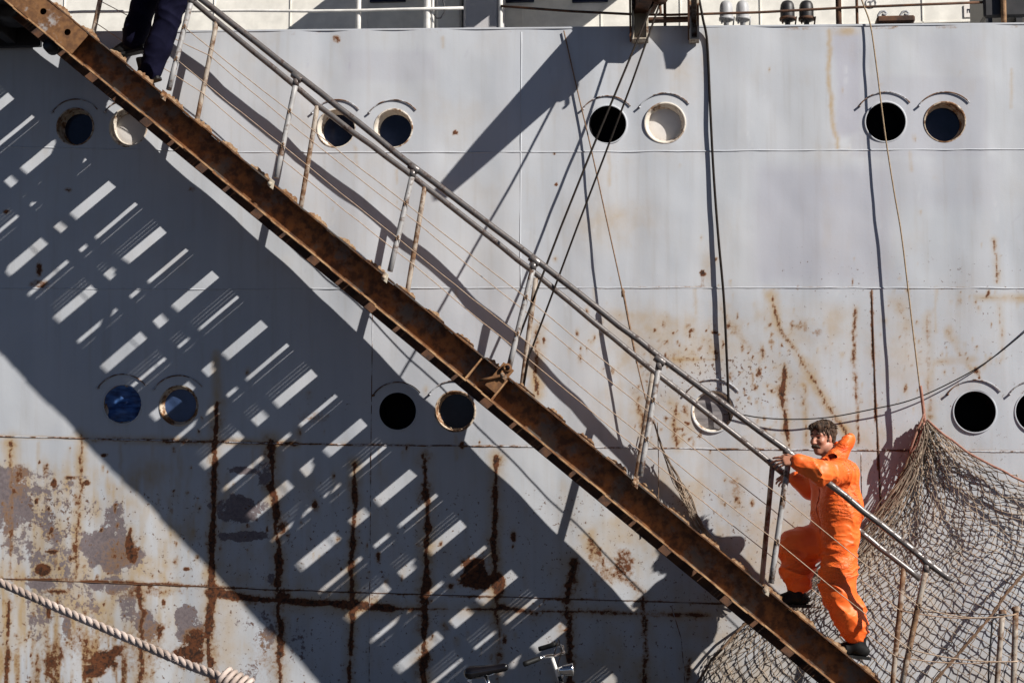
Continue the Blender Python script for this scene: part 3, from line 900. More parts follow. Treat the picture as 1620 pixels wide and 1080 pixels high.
# mushroom vents and lamp heads on the deck edge
for px0, big, mt in ((1149, 1, 'grey_vent'), (1175, 1, 'grey_vent'), (1246, 1.1, 'black'), (1276, 1.1, 'black')):
    P = at_y(px0, 35, .3)
    s_ = .054 * big
    mb = MB()
    mb.lathe(P, (0, 0, 1), [(.022, -.4), (.022, -.005), (.034, .0), (s_ * .95, .012), (s_, .03), (s_, .11), (s_ * .92, .145), (s_ * .7, .168), (s_ * .35, .178), (.001, .18)], 24)
    v_ = mb.build('deck_vent', M[mt], ship)
    mb = MB(); mb.lathe(P, (0, 0, 1), [(s_ * .98, .012), (s_ * 1.12, .014), (s_ * 1.12, .034), (s_ * .98, .036)], 24)
    mb.tube([P + np.array([s_ * 1.05, 0, -.03]), P + np.array([s_ * 1.2, -.01, .04])], .007, 6)
    mb.tube([P + np.array([-s_ * .7, -.02, .005]), P + np.array([-s_ * .7, -.02, -.02])], .008, 6)
    mb.build('clamp_ring', M['grey_vent'] if mt != 'black' else M['rust_dark'], v_)
# fairlead on the bulwark
A = at_y(1386, 36, .02); B = at_y(1446, 36, .02)
mb = MB(); mb.box((A[0], -.05, A[2] - .02), (B[0], .16, A[2] + .035), .02)
fl = mb.build('fairlead', M['rust_dark'], ship)
for px0 in (1393, 1428):
    P = at_y(px0, 30, .0)
    mb = MB(); mb.tube([P + np.array([dx, 0, dz]) for dx, dz in ((-.02, -.03), (-.016, .03), (0, .055), (.03, .062), (.05, .045), (.035, .03), (.01, .035))], .011, 8)
    mb.build('hook', M['grey_vent'], fl)
A = at_y(1556, 36, .1); B = at_y(1622, 36, .1)
mb = MB(); mb.box((A[0], .08, A[2] + .035), (B[0] + .3, .7, A[2] + .7), .02)
mb.box((A[0] + .02, .1, A[2] - .1), (A[0] + .07, .6, A[2] + .04)); mb.box((B[0] - .07, .1, A[2] - .1), (B[0] - .02, .6, A[2] + .04))
w_ = mb.build('deck_locker', M['black'], ship)
mb = MB(); P = at_y(1587, 20, .05); mb.tube([(P[0], .05, 5.5), (P[0] + .01, .05, 6.6)], .022, 10); mb.build('rusty_pipe', M['rust_tread'], ship)
# painted mark and notice on the deckhouse
P = at_y(1378, 5, DW - .005)
mb = MB(); pts = [(P[0] + .045 * cos(a), DW - .006, P[2] + .045 * sin(a)) for a in np.linspace(0, 2 * pi, 25)]
mb.tube(pts, .004, 4); mb.box((P[0] - .022, DW - .008, P[2] + .012), (P[0] + .022, DW - .002, P[2] + .02)); mb.box((P[0] - .004, DW - .0075, P[2] - .025), (P[0] + .004, DW - .0025, P[2] + .0115))
mb.build('circle_mark', M['grey_vent'], dh)
P = at_y(1532, 18, DW - .005)
mb = MB(); mb.obox((P[0], DW - .008, P[2]), (.04, 0, 0), (0, .004, 0), (0, 0, .058), .003)
mb.cur = 1
mb.box((P[0] - .012, DW - .015, P[2] - .018), (P[0] - .007, DW - .0125, P[2] + .018)); mb.box((P[0] + .007, DW - .015, P[2] - .018), (P[0] + .012, DW - .0125, P[2] + .018)); mb.box((P[0] - .0065, DW - .015, P[2] + .006), (P[0] + .0065, DW - .0125, P[2] + .016))
mb.build('notice_plate', [M['plate_white'], M['glass']], dh)

# ------------------------------------------------------------------ gangway
G_O = at_y(143, 53, -1.135)
G_E = at_y(1215, 932, -.995)
GS = nrm(G_E - G_O)
GT = nrm(ray(850, 830))
GN = nrm(np.cross(GT, GS)); GN = GN if GN[2] > 0 else -GN
GW = .87


def G(s, t, n): return G_O + GS * s + GT * t + GN * n


def s_at(px, t=0.0, n=0.0):
    lo, hi = -6.0, 12.0
    for _ in range(48):
        m_ = (lo + hi) / 2
        if proj(G(m_, t, n))[0] < px: lo = m_
        else: hi = m_
    return lo


S0, S1 = -1.05, s_at(1420)
gang = empty('gangway', G(S1, GW / 2, -.3), 'rusty steel gangway with two tube handrails sloping down across the grey hull', 'gangway')


def gbar(s0, s1, t0, t1, n0, n1, mbx, bev=.004):
    c = G((s0 + s1) / 2, (t0 + t1) / 2, (n0 + n1) / 2)
    return mbx.obox(c, GS * (s1 - s0) / 2, GT * (t1 - t0) / 2, GN * (n1 - n0) / 2, bev)


HB = .225
# outer channel: web set back, flanges towards the viewer
mb = MB()
gbar(S0, S1, .114, .124, -HB + .0105, -.0105, mb)
nseg = 60
mb.cur = 0
for k in range(nseg):      # flanges cut in short lengths, each a little dented
    a_, b_ = S0 + (S1 - S0) * k / nseg, S0 + (S1 - S0) * (k + 1) / nseg
    dn = .003 * sin(k * 1.7) + rng.normal(0, .001)
    mb.cur = 0
    gbar(a_, b_ - .0004, 0.0 + rng.normal(0, .002), .1235, -.010 + dn * .5, 0 + dn * .5, mb, 0)
    mb.cur = 1
    gbar(a_, b_ - .0004, 0.002 + rng.normal(0, .002), .1235, -HB + dn, -HB + .012 + dn, mb, 0)
st = mb.build('stringer', [M['rust_beam'], M['rust_edge']], gang, label='outer stringer, a deeply rusted channel facing the viewer')
# doubling plate with holes at the head
mb = MB()
s_a, s_b = S0, s_at(142)
c0 = [s_at(71), s_at(110)]


def plate_with_holes(mbx, s0, s1, n0, n1, holes, t0, t1):
    bm = bmesh.new()
    N = 40
    outer = []
    for (s, n) in ((s0, n0), (s1, n0), (s1, n1), (s0, n1)): outer.append(bm.verts.new((s, n, 0)))
    edges = [bm.edges.new((outer[i], outer[(i + 1) % 4])) for i in range(4)]
    for (hs, hn, hr) in holes:
        ring = [bm.verts.new((hs + hr * cos(2 * pi * k / N), hn + hr * sin(2 * pi * k / N), 0)) for k in range(N)]
        edges += [bm.edges.new((ring[k], ring[(k + 1) % N])) for k in range(N)]
    bmesh.ops.triangle_fill(bm, use_beauty=True, edges=edges)
    r_ = bmesh.ops.extrude_face_region(bm, geom=bm.faces[:])
    for v in r_['geom']:
        if isinstance(v, bmesh.types.BMVert): v.co.z = 1
    bm.verts.index_update()
    mbx.add([G(v.co.x, t0 + (t1 - t0) * v.co.z, v.co.y) for v in bm.verts], [[v.index for v in f.verts] for f in bm.faces])
    bm.free()


plate_with_holes(mb, s_a, s_b, -HB + .013, -.011, [(s_at(71) + .07, -.10, .026), (s_at(110) + .07, -.105, .026)], .004, .012)
mb.build('head_plate', M['rust_plate'], gang, label='rust brown end plate with two round holes')
# inner channel
mb = MB()
gbar(S0, S1, GW - .010, GW, -HB - .02, -.0105, mb)
gbar(S0, S1, GW - .01, GW + .07, -.010, 0, mb)
gbar(S0, S1, GW - .01, GW + .07, -HB - .03, -HB - .0205, mb)
mb.build('stringer', M['rust_tread'], gang, label='inner stringer next to the hull')
# tread carriers under the treads
for t_, n0_, n1_ in ((.505, -.27, -.20),):
    mb = MB(); gbar(S0 + .1, S1, t_ - .016, t_ + .016, n0_, n1_, mb)
    mb.build('tread_bearer', M['rust_dark'], gang)
# treads: curved steps of slats
PITCH = (s_at(1130) - s_at(932)) / 4.0
nt0 = int((S0 - 0) / PITCH)
s_first = s_at(163, GW, -.2) + .08
k0 = int(math.floor((S0 + .2 - s_first) / PITCH)); k1 = int((S1 - s_first) / PITCH)
for k in range(k0, k1):
    sc = s_first + (k + .5) * PITCH
    mb = MB()
    nsl = 1 if k % 3 else 8
    half = PITCH * .352
    for q in range(nsl):
        a_ = -half + 2 * half * q / nsl; b_ = a_ + 2 * half / nsl - .0006
        mid_ = (a_ + b_) / 2
        nn = .022 * (1 - (mid_ / half) ** 2) - .16 * mid_ - .045
        tl = -.32 * mid_ / half - .10
        c = G(sc + mid_, (GW + .114) / 2, nn)
        d1 = nrm(GS + GN * tl); d2 = nrm(np.cross(d1, GT))
        mb.obox(c, d1 * (b_ - a_) / 2, GT * ((GW - .138) / 2), d2 * .006)
    # end cleats standing above the flange
    for t_ in (.1245, GW - .022):
        pts = []
        for q in range(17):
            m_ = -half + 2 * half * q / 16
            pts.append(G(sc + m_, t_, .036 * (1 - (m_ / half) ** 4) + rng.choice([-.006, 0, .004, .010]) - .006))
        pts += [G(sc + half, t_, -.12), G(sc - half, t_, -.12)]
        mb.cur = 1
        mb.prism(pts, GT * .010)
    mb.build('tread', [M['rust_tread'], M['rust_flake']], gang)
    if k % 2 == 0:
        mb = MB(); mb.obox(G(sc + PITCH * .515, GW / 2 + .05, -.075), GS * .0235, GT * (GW / 2 - .08), GN * .008)
        mb.build('tie_bar', M['rust_dark'], gang)
# stiffener bay and lifting lug at mid length
for px_ in (765, 806):
    s_ = s_at(px_)
    mb = MB(); gbar(s_ - .006, s_ + .006, .008, .1135, -HB + .0125, -.0106, mb); mb.build('stiffener', M['rust_edge'], gang)
s_l = s_at(797)
mb = MB(); gbar(s_l - .05, s_l + .05, -.014, -.002, -.16, .06, mb, .01)
mb.tube([G(s_l - .02, -.03, .03), G(s_l, -.035, -.03), G(s_l - .05, -.03, -.1), G(s_l - .1, -.02, -.16)], .012, 8)
mb.lathe(G(s_l, -.03, .04), GT, [(.02, -.02), (.034, -.016), (.034, .016), (.02, .02)], 14)
mb.build('lifting_lug', M['rust_plate'], gang)

# handrails, posts and guard cords
RO = [(262, -45), (478, 124), (657, 266), (848, 411), (1045, 566), (1245, 713), (1313, 765), (1468, 889), (1502, 915)]
RI = [(195, -80), (300, -2), (502, 166), (672, 294), (848, 434), (1033, 586), (1222, 734), (1280, 779), (1362, 841), (1456, 916)]


def rail_y(px, inner):
    # depth of the stringer below, so the rail stays in the gangway's own side plane
    s_ = s_at(px, GW if inner else 0.0)
    return float(G(s_, GW if inner else 0.03, 0)[1])


ro_pts = [at_y(x, y, rail_y(x, 0)) for x, y in RO]
ri_pts = [at_y(x, y, rail_y(x, 1)) for x, y in RI]


def dens(pts, k=6):
    out = []
    for a_, b_ in zip(pts[:-1], pts[1:]):
        for i in range(k): out.append(a_ + (b_ - a_) * i / k)
    return out + [pts[-1]]


def bent(pts):
    return [p + np.array([0, rng.normal(0, .003), rng.normal(0, .0022)]) for p in pts]


mb = MB(); mb.tube(bent(dens(ro_pts)), .0245, 14); mb.build('handrail', M['rail'], gang, label='outer tube handrail')
mb = MB(); mb.tube(bent(dens(ri_pts)), .0235, 14)
mb.tube([at_y(1218, 731, rail_y(1218, 1)), at_y(1238, 747, rail_y(1238, 1))], .026, 12)
mb.build('handrail', M['rail'], gang, label='inner tube handrail beside the hull')
A_feet = [262, 432, 612, 800, 1008, 1215, 1420]
A_tops = [(305, -8), (470, 122), (655, 266), (846, 412), (1044, 570), (1249, 717), (1467, 889)]
B_feet = [(146, 55), (311, 187), (476, 318), (644, 464), (826, 608), (1006, 762), (1206, 928), (1412, 1085)]
B_tops = [(165, -30), (343, 34), (502, 168), (672, 296), (848, 440), (1033, 590), (1222, 736), (1430, 897)]
cordO = {1: [], 2: [], 3: []}; cordI = {1: [], 2: []}
for i, (fx, tp) in enumerate(zip(A_feet, A_tops)):
    s_ = s_at(fx, -.02)
    foot = G(s_, -.020, .03)
    top = at_y(tp[0], tp[1], rail_y(tp[0], 0))
    mb = MB(); mb.tube(dens([foot + (top - foot) * .02, top], 5), .0215, 12)
    po = mb.build('post', M['post'] if i not in (6, ) else M['post_rusty'], gang, label='outer post, pale grey')
    mb = MB()
    d_ = nrm(top - foot)
    mb.obox(G(s_ - .005, -.026, -.012), GS * .024, GT * .006, d_ * .034, .01)
    mb.lathe(G(s_ - .012, -.034, -.02), GT, [(.001, -.016), (.016, -.014), (.018, .004), (.02, .008)], 12)
    mb.build('foot_bracket', M['bracket'], po)
    rd_ = nrm(ro_pts[min(i + 1, len(ro_pts) - 1)] - ro_pts[min(i, len(ro_pts) - 2)])
    mb = MB(); mb.tube([top - rd_ * .045, top - rd_ * .04, top + rd_ * .04, top + rd_ * .045], [.026, .030, .030, .026], 12)
    mb.tube([top - d_ * .07, top - d_ * .02], .026, 10); mb.build('rail_clamp', M['rail'], po)
    for c_, fr in ((1, .33), (2, .66)):
        P = foot + (top - foot) * fr
        mb = MB(); mb.tube([P + d_ * q + GT * (-.024 - .004 * sin(q * 90)) + GS * .01 * sin(q * 150) for q in np.linspace(-.02, .02, 7)], .007, 6); mb.build('cord_knot', M['rope_brown'], po)
        cordO[c_].append(P - GT * .024)
for i, (ft, tp) in enumerate(zip(B_feet, B_tops)):
    s_ = s_at(ft[0], GW + .02)
    foot = G(s_, GW + .022, -.02)
    top = at_y(tp[0], tp[1], rail_y(tp[0], 1))
    mb = MB(); mb.tube(dens([foot, top], 5), .0205, 12)
    po = mb.build('post', M['post_rusty'], gang, label='inner post, rusty')
    for c_, fr in ((1, .34), (2, .68)):
        P = foot + (top - foot) * fr
        cordI[c_].append(P - GT * .018)
for cs in (cordO, cordI):
    for c_, pts in cs.items():
        if len(pts) < 2: continue
        q = []
        for a_, b_ in zip(pts[:-1], pts[1:]):
            for k in range(8):
                t = k / 8
                q.append(a_ + (b_ - a_) * t + np.array([0, 0, -.010 * 4 * t * (1 - t) * rng.uniform(.3, 1)]))
        q.append(pts[-1])
        mb = MB(); mb.tube(q, .0038, 6); mb.build('guard_cord', M['wire_tan'], gang)

# landing platform at the foot, with its own posts
LP = G(S1, GW / 2, -.2)
mb = MB()
for k in range(16):
    x0 = LP[0] - .10 + k * .1
    mb.box((x0, LP[1] - .42, LP[2] - .13), (x0 + .085, LP[1] + .42, LP[2] - .10), .004)
mb.box((LP[0] - .12, LP[1] - .45, LP[2] - .22), (LP[0] + 1.52, LP[1] - .425, LP[2] - .09), .005)
mb.box((LP[0] - .12, LP[1] + .425, LP[2] - .22), (LP[0] + 1.52, LP[1] + .45, LP[2] - .09), .005)
for x_ in (.05, 1.4):
    for y_ in (-.4, .4):
        mb.tube([(LP[0] + x_, LP[1] + y_, LP[2] - .15), (LP[0] + x_, LP[1] + y_, -1.0 if y_ > 0 else .0)], .03, 10)
mb.build('landing_platform', M['rust_dark'], gang)
lp_posts = []
for (tx, ty), (bx, by), y_ in (((1586, 969), (1577, 1085), LP[1] + .36), ((1607, 964), (1603, 1085), LP[1] - .42)):
    T_ = at_y(tx, ty, y_); B_ = at_y(bx, by, y_)
    B_ = B_ + (B_ - T_) * max(0.0, (B_[2] - (LP[2] - .1)) / max(T_[2] - B_[2], .01))
    mb = MB(); mb.tube(dens([B_, T_], 4), .021, 12); mb.lathe(T_ - np.array([0, 0, .01]), (0, 0, 1), [(.03, 0), (.031, .02), (.02, .034), (.001, .036)], 12)
    mb.build('post', M['post_rusty'], gang, label='landing post')
    lp_posts.append((B_, T_))
for (a_, b_, sg) in ((cordI[2][-1], lp_posts[0][1] + np.array([0, -.02, -.03]), .03), (cordO[2][-1], lp_posts[1][1] + np.array([0, -.02, -.03]), .05), (cordO[1][-1], lp_posts[1][1] + np.array([0, -.02, -.36]), .03), (cordI[1][-1], lp_posts[0][1] + np.array([0, -.02, -.36]), .03)):
    mb = MB(); mb.tube([a_ + (b_ - a_) * t + np.array([0, 0, -sg * 4 * t * (1 - t)]) for t in np.linspace(0, 1, 14)], .005, 6); mb.build('guard_cord', M['wire_tan'], gang)
mb = MB(); T_ = lp_posts[0][1]
mb.tube([T_ + np.array(p) for p in ((.02, -.03, -.01), (-.05, -.04, -.01), (-.085, -.04, -.06), (-.10, -.04, -.2), (-.12, -.03, -.4), (-.13, -.03, -.6))], .007, 6); mb.build('lanyard', M['black'], gang)

# upper platform at the head of the gangway (mostly out of frame)
A = at_y(66, 40, -.95)
mb = MB()
z_t = 6.02
mb.box((A[0] - 1.6, -1.06, z_t - .06), (A[0] - .30, -.07, z_t), .008)
mb.box((A[0] - 1.6, -1.08, z_t - .22), (A[0] - .32, -1.03, z_t - .062), .006)
mb.box((A[0] - 1.6, -.14, z_t - .22), (A[0] - .32, -.09, z_t - .062), .006)
for k in range(3):
    mb.box((A[0] - 1.5 + k * .45, -1.025, z_t - .2), (A[0] - 1.42 + k * .45, -.145, z_t - .063), .006)
# struts and turntable fittings
mb.tube([(A[0] - 1.4, -1.0, z_t - .2), (A[0] - 1.4, -.05, z_t - .62)], .035, 10)
mb.tube([(A[0] - .02, -.9, z_t - .1), (A[0] + .05, -.88, z_t - .22), (A[0] + .05, -.86, z_t - .42)], .028, 8)
mb.lathe((A[0] + .05, -.86, z_t - .45), (0, 1, 0), [(.001, -.05), (.055, -.045), (.06, .04), (.001, .05)], 14)
mb.lathe((A[0] - .42, -.55, z_t - .02), (0, 0, 1), [(.001, -.12), (.16, -.12), (.18, -.05), (.18, 0), (.001, .01)], 20)
mb.build('upper_platform', M['black'], gang)

# ------------------------------------------------------------------ davit over the side and its wires
P = hull_pt(1055, 45)
ztp = float(ztop(P[0]))
davit = empty('davit', (P[0], 0.05, ztp), 'rusty davit bracket on the deck edge holding the gangway wires', 'davit')
for (x0, x1, xt0, xt1, yb, tz, bot) in ((1000, 1026, 1010, 1030, -.05, 7.2, 70), (1090, 1106, 1092, 1108, -.05, 7.0, 70)):
    A = at_y(x0, bot, -.03); B = at_y(x1, bot, -.03)
    mb = MB()
    # channel shaped cheek hooked over the plating
    yh = float(F(A[2])) - .012
    mb.box((A[0], yh - .12, A[2]), (A[0] + .018, yh, tz), .003)
    mb.box((B[0] - .018, yh - .12, A[2]), (B[0], yh, tz), .003)
    mb.box((A[0] + .0185, yh - .020, A[2]), (B[0] - .0185, yh - .001, tz), .003)
    mb.box((A[0] + .0185, yh - .12, A[2] + .001), (B[0] - .0185, yh - .0205, A[2] + .014), .003)
    mb.build('cheek', M['bracket'], davit)
# side webs tapering outboard
for px_ in (996, 1050):
    A = at_y(px_, 40, -.1)
    if px_ == 996:
        poly = [(A[0], -.16, ztp - .11), (A[0], -.05, ztp - .12), (A[0], -.05, ztp + 1.2), (A[0], -.5, ztp + 1.2), (A[0], -.33, ztp + .3)]
        mb = MB(); mb.prism(poly, (.014, 0, 0)); mb.build('web_plate', M['rust_dark'], davit)
A = at_y(1092, 40, -.1)
mb = MB(); mb.prism([(A[0] - .02, -.17, ztp - .05), (A[0] - .02, -.06, ztp - .12), (A[0] - .02, -.05, ztp + .9), (A[0] - .02, -.35, ztp + .9), (A[0] - .02, -.30, ztp + .35)], (.014, 0, 0)); mb.build('web_plate', M['rust_dark'], davit)
A0 = at_y(1026, 44, -.05); A1 = at_y(1090, 44, -.05)
mb = MB(); mb.box((A0[0], -.12, ztp + .035), (A1[0], -.03, ztp + .06), .004)
mb.build('cross_bar', M['rust_dark'], davit)
# the arm, swung out above the picture
B0 = np.array([A0[0] - .04, -.08, ztp + .30]); TIP = at_y(1046, -42, -1.2)
mb = MB()
ax_ = TIP - B0
side = nrm(np.cross(ax_, (0, 0, 1)))
upv = nrm(np.cross(side, ax_))


def armsec(t, wd, ht): return [B0 + ax_ * t + side * sx * wd + upv * sz * ht for sx, sz in ((-1, -1), (1, -1), (1, 1), (-1, 1))]


secs = [armsec(0, .09, .19), armsec(.35, .08, .145), armsec(.75, .06, .085), armsec(1.0, .04, .04)]
vs_ = sum(secs, []); fs = [(0, 1, 2, 3), (12, 15, 14, 13)]
for i in range(3):
    for k in range(4):
        fs.append((i * 4 + k, (i + 1) * 4 + k, (i + 1) * 4 + (k + 1) % 4, i * 4 + (k + 1) % 4))
mb.add(vs_, fs)
mb.build('arm', M['rust_dark'], davit)
Hs = hull_pt(925, 48); Q_ = Hs + np.array([1.5, -1, 1.15]) * .55
mb = MB(); mb.tube([TIP, Q_], .009, 8); mb.build('stay', M['wire_dark'], davit)
# unseen plate added and shaped to cast the tapered shadow on the hull
cp = [hull_pt(x, y) + np.array([1.5, -1, 1.15]) * .56 for x, y in ((1038, 52), (1086, 52), (1077, 96), (1066, 112), (1051, 112))]
mb = MB(); mb.prism(cp, (0, .03, 0))
c_ = (cp[0] + cp[1]) / 2
mb.obox(c_ + np.array([0, .25, .22]), (.12, 0, 0), (0, .27, 0), (0, 0, .05)); mb.build('shadow_plate', M['rust_dark'], davit)
P = at_y(1044, 2, -.5)
mb = MB(); mb.lathe(P + np.array([0, -.03, .03]), (0, 1, 0), [(.001, -.03), (.06, -.028), (.07, -.01), (.05, 0), (.07, .01), (.06, .028), (.001, .03)], 18)
mb.tube([P + np.array([.0, -.02, -.02]), P + np.array([.005, -.02, -.1]), P + np.array([-.015, -.02, -.12])], .012, 6)
mb.build('pulley_block', M['rust_dark'], davit)


def rope_thing(name, pts, r_, mat, label, cat, group=None, n=7, k=1):
    mb = MB(); mb.tube(pts, r_, n)
    o = mb.build(name, mat)
    return tag(o, label, cat, group)


lug = G(s_l, -.03, .04)
w1 = [TIP + (lug - TIP) * t for t in np.linspace(0, 1, 12)]
# upper ends: the near wire runs from the arm, the far one from the deck edge
w1 = [at_y(x, y, -.52 - .42 * k / 5) for k, (x, y) in enumerate(((1040, -12), (985, 120), (935, 240), (887, 360), (845, 470)))] + [lug]
rope_thing('hoist_wire', w1, .0088, M['wire_dark'], 'left wire of the close dark pair between davit and gangway', 'wire', 'wires holding the gangway')
w2 = [at_y(1046, 0, -.30), at_y(1000, 130, -.27), at_y(955, 250, -.25), at_y(912, 362, -.22), at_y(870, 475, -.2), at_y(836, 566, -.18), G(s_at(826, GW), GW, .0)]
rope_thing('hoist_wire', w2, .0082, M['wire_dark'], 'right wire of the close dark pair between davit and gangway', 'wire', 'wires holding the gangway')

# ------------------------------------------------------------------ ropes hanging down the side


def hang(pts, seg=6):
    P3 = [hull_pt(x, y, off) for x, y, off in pts]
    out = []
    m = len(P3)
    for i in range(m - 1):
        p0, p1, p2, p3 = P3[max(i - 1, 0)], P3[i], P3[i + 1], P3[min(i + 2, m - 1)]
        for k in range(seg):
            t = k / seg
            out.append(.5 * ((2 * p1) + (-p0 + p2) * t + (2 * p0 - 5 * p1 + 4 * p2 - p3) * t * t + (-p0 + 3 * p1 - 3 * p2 + p3) * t ** 3))
    return out + [P3[-1]]


ra = empty('hanging_rope', hull_pt(985, 460, .1), 'thin brown rope with a ragged net tail hanging left of the closed white porthole', 'rope')
q = hang([(892, 49, .012), (915, 150, .03), (935, 235, .05), (958, 340, .09), (985, 462, .12), (995, 510, .13), (1008, 575, .13), (1024, 640, .14), (1034, 670, .14)])
MB().tube(q, .0062, 6).build('rope', M['rope_brown'], ra)
mb = MB(); P = hull_pt(985, 462, .12)
mb.tube([P + np.array((.0, 0, .03)), P + np.array((.004, 0, .0)), P + np.array((-.002, 0, -.04))], [.008, .016, .008], 8)
q2 = hang([(986, 462, .12), (995, 510, .125), (1008, 575, .125)])
mb.tube(q2, .0105, 6); mb.build('knot', M['rope_brown'], ra)
q = hang([(1040, 668, .13), (1042, 740, .1), (1041, 830, .08)]); MB().tube(q, .004, 6).build('loose_end', M['rope_brown'], ra)
# ragged tail: many strands of bunched net
mb = MB()
for k in range(20):
    ph = rng.uniform(0, 6.28); u_ = rng.uniform(-1, 1)
    pts = []
    for (x, y, w_) in ((1035, 670, 2), (1052, 720, 5), (1070, 758, 9), (1086, 790, 13), (1103, 826, 15), (1122, 862, 16), (1150, 905, 14), (1180, 950, 18)):
        sw = (u_ * w_ + w_ * .5 * sin(ph + y * .11) + rng.normal(0, 1.2)) * .62
        pts.append((x + sw * .7, y - sw * .5, .11 + .05 * sin(ph * 2 + y * .05) + rng.uniform(-.015, .015)))
    s0_ = rng.integers(0, 3)
    mb.tube(hang(pts[s0_:], 4), .0036, 4, caps=False)
mb.build('net_tail', M['net'], ra)

rope_thing('hanging_hose', hang([(1104, -12, .05), (1112, 30, .05), (1119, 70, .012), (1124, 180, .015), (1129, 275, .02), (1136, 370, .03), (1145, 470, .04), (1150, 570, .04), (1153, 640, .035), (1156, 665, .03)]), .0105, M['wire_dark'],
           'dark hose hanging straight down to the porthole closed by a grey plate', 'hose')
rope_thing('hanging_rope', hang([(1356, -20, .0), (1366, 8, .02), (1377, 40, .03), (1386, 100, .05), (1400, 210, .07), (1414, 300, .09), (1426, 370, .10), (1437, 460, .11), (1447, 545, .12), (1455, 610, .13), (1462, 662, .14)]), .0062, M['rope_tan'],
           'thin tan rope running from the deck edge down to the top of the net', 'rope')
rope_thing('slack_cable', hang([(1145, 655, .03), (1165, 654, .04), (1200, 660, .05), (1250, 663, .06), (1310, 660, .06), (1380, 647, .06), (1440, 633, .06), (1500, 607, .06), (1560, 573, .06), (1620, 526, .06), (1700, 455, .05)]), .0048, M['wire_dark'],
           'slack thin black cable sagging across the hull above the man in orange', 'cable')

# ------------------------------------------------------------------ the net
net = empty('cargo_net', hull_pt(1462, 900, .1), 'brown rope safety net gathered at its top and spread behind the foot of the gangway', 'net')
L_px = [(1458, 664), (1448, 700), (1432, 740), (1405, 788), (1365, 840), (1318, 885), (1250, 935), (1180, 985), (1120, 1050), (1085, 1110), (1060, 1200), (1040, 1300)]
R_px = [(1466, 664), (1490, 684), (1530, 715), (1580, 742), (1640, 772), (1700, 800), (1760, 830), (1820, 870), (1880, 930), (1940, 1010), (2000, 1120), (2060, 1300)]


def along(poly, v):
    x = v * (len(poly) - 1); i = min(int(x), len(poly) - 2); t = x - i
    return poly[i][0] + (poly[i + 1][0] - poly[i][0]) * t, poly[i][1] + (poly[i + 1][1] - poly[i][1]) * t


NU, NV = 76, 58
pts3 = {}
for j in range(NV + 1):
    v = (j / NV) ** .9
    lx, ly = along(L_px, v); rx, ry = along(R_px, v)
    for i in range(NU + 1):
        if (i + j) % 2: continue
        u_ = i / NU
        # bunching towards the left hem near the head
        uu = u_ ** (1 + .85 * math.exp(-v * 1.5))
        sag = 10 * sin(pi * u_) * v * (1 - v) * 4
        x = lx + (rx - lx) * uu; y = ly + (ry - ly) * uu + sag
        wob = 5.5 * (fbm2(np.array([x / 60.]), np.array([y / 60.]), 61, 3)[0] - .5) * min(1, v * 5)
        x += 2 * wob + rng.normal(0, 1.5) * min(1, v * 4); y += rng.normal(0, 1.8) * min(1, v * 4)
        off = .07 + .07 * (fbm2(np.array([x / 120. + 5]), np.array([y / 160. + 2]), 71, 3)[0] - .5) - .04 * v
        off += .05 * sin(uu * 34) * math.exp(-v * 3)
        pts3[(i, j)] = hull_pt(x, y, max(off, .02))
mb = MB()
for (i, j), P in pts3.items():
    for di in (-1, 1):
        Q = pts3.get((i + di, j + 1))
        if Q is not None:
            m_ = (P + Q) / 2 + np.array([rng.normal(0, .004), rng.normal(0, .004), -.003])
            mb.tube([P, m_, Q], .0033, 4, caps=False)
    if j > 2:
        mb.tube([P + np.array((0, 0, .007)), P - np.array((0, 0, .007))], .0066, 5)
mb.build('mesh', M['net'], net)
mb = MB()
hemL = [hull_pt(*along(L_px, v), .15 - .05 * v) for v in np.linspace(0, 1, 40)]
mb.tube([p + np.array([rng.normal(0, .004), -.01, rng.normal(0, .004)]) for p in hemL], .011, 6); mb.build('hem_rope', M['rope_brown'], net)
mb = MB()
hemR = [hull_pt(*along(R_px, v), .15 - .05 * v) for v in np.linspace(0, 1, 40)]
mb.tube([p + np.array([rng.normal(0, .003), -.01, rng.normal(0, .003)]) for p in hemR], .009, 6); mb.build('hem_rope', M['rope_pink'], net)
mb = MB()
hem3 = hang([(1462, 655, .15), (1448, 690, .18), (1440, 715, .17), (1452, 700, .19), (1462, 668, .17)])
mb.tube(hem3, .010, 6)
mb.tube(hang([(1456, 610, .135), (1460, 640, .14), (1463, 668, .15)]), .014, 6)
mb.build('lashing', M['rope_pink'], net)
mb = MB()
h4 = hang([(1660, 870, .14), (1620, 906, .15), (1590, 940, .16), (1568, 972, .16), (1540, 1005, .16), (1510, 1040, .15), (1470, 1085, .14)])
for sgn in (-1, 1):
    mb.tube([p + np.array([.008 * sgn * sin(i * 1.1), -.015, .008 * sgn * cos(i * 1.1)]) for i, p in enumerate(h4)], .008, 6)
mb.build('hem_rope', M['rope_brown'], net)
# bunched strands at the left of the net head
mb = MB()
for k in range(22):
    a = rng.uniform(0, 1); ph = rng.uniform(0, 6)
    pts = []
    for j, v in enumerate(np.linspace(.02, .46, 9)):
        lx, ly = along(L_px, v)
        w_ = 6 + 60 * v
        pts.append((lx + a * w_ * 1.3 + (3 + 5 * v) * sin(ph + j * 1.3) + rng.normal(0, 2), ly + a * w_ * .35 + rng.normal(0, 3), .15 + .06 * sin(ph + j * .9) * (1 - v)))
    mb.tube(hang(pts[:rng.integers(6, 10)], 3), .0038, 4, caps=False)
mb.build('gathered_strands', M['net'], net)

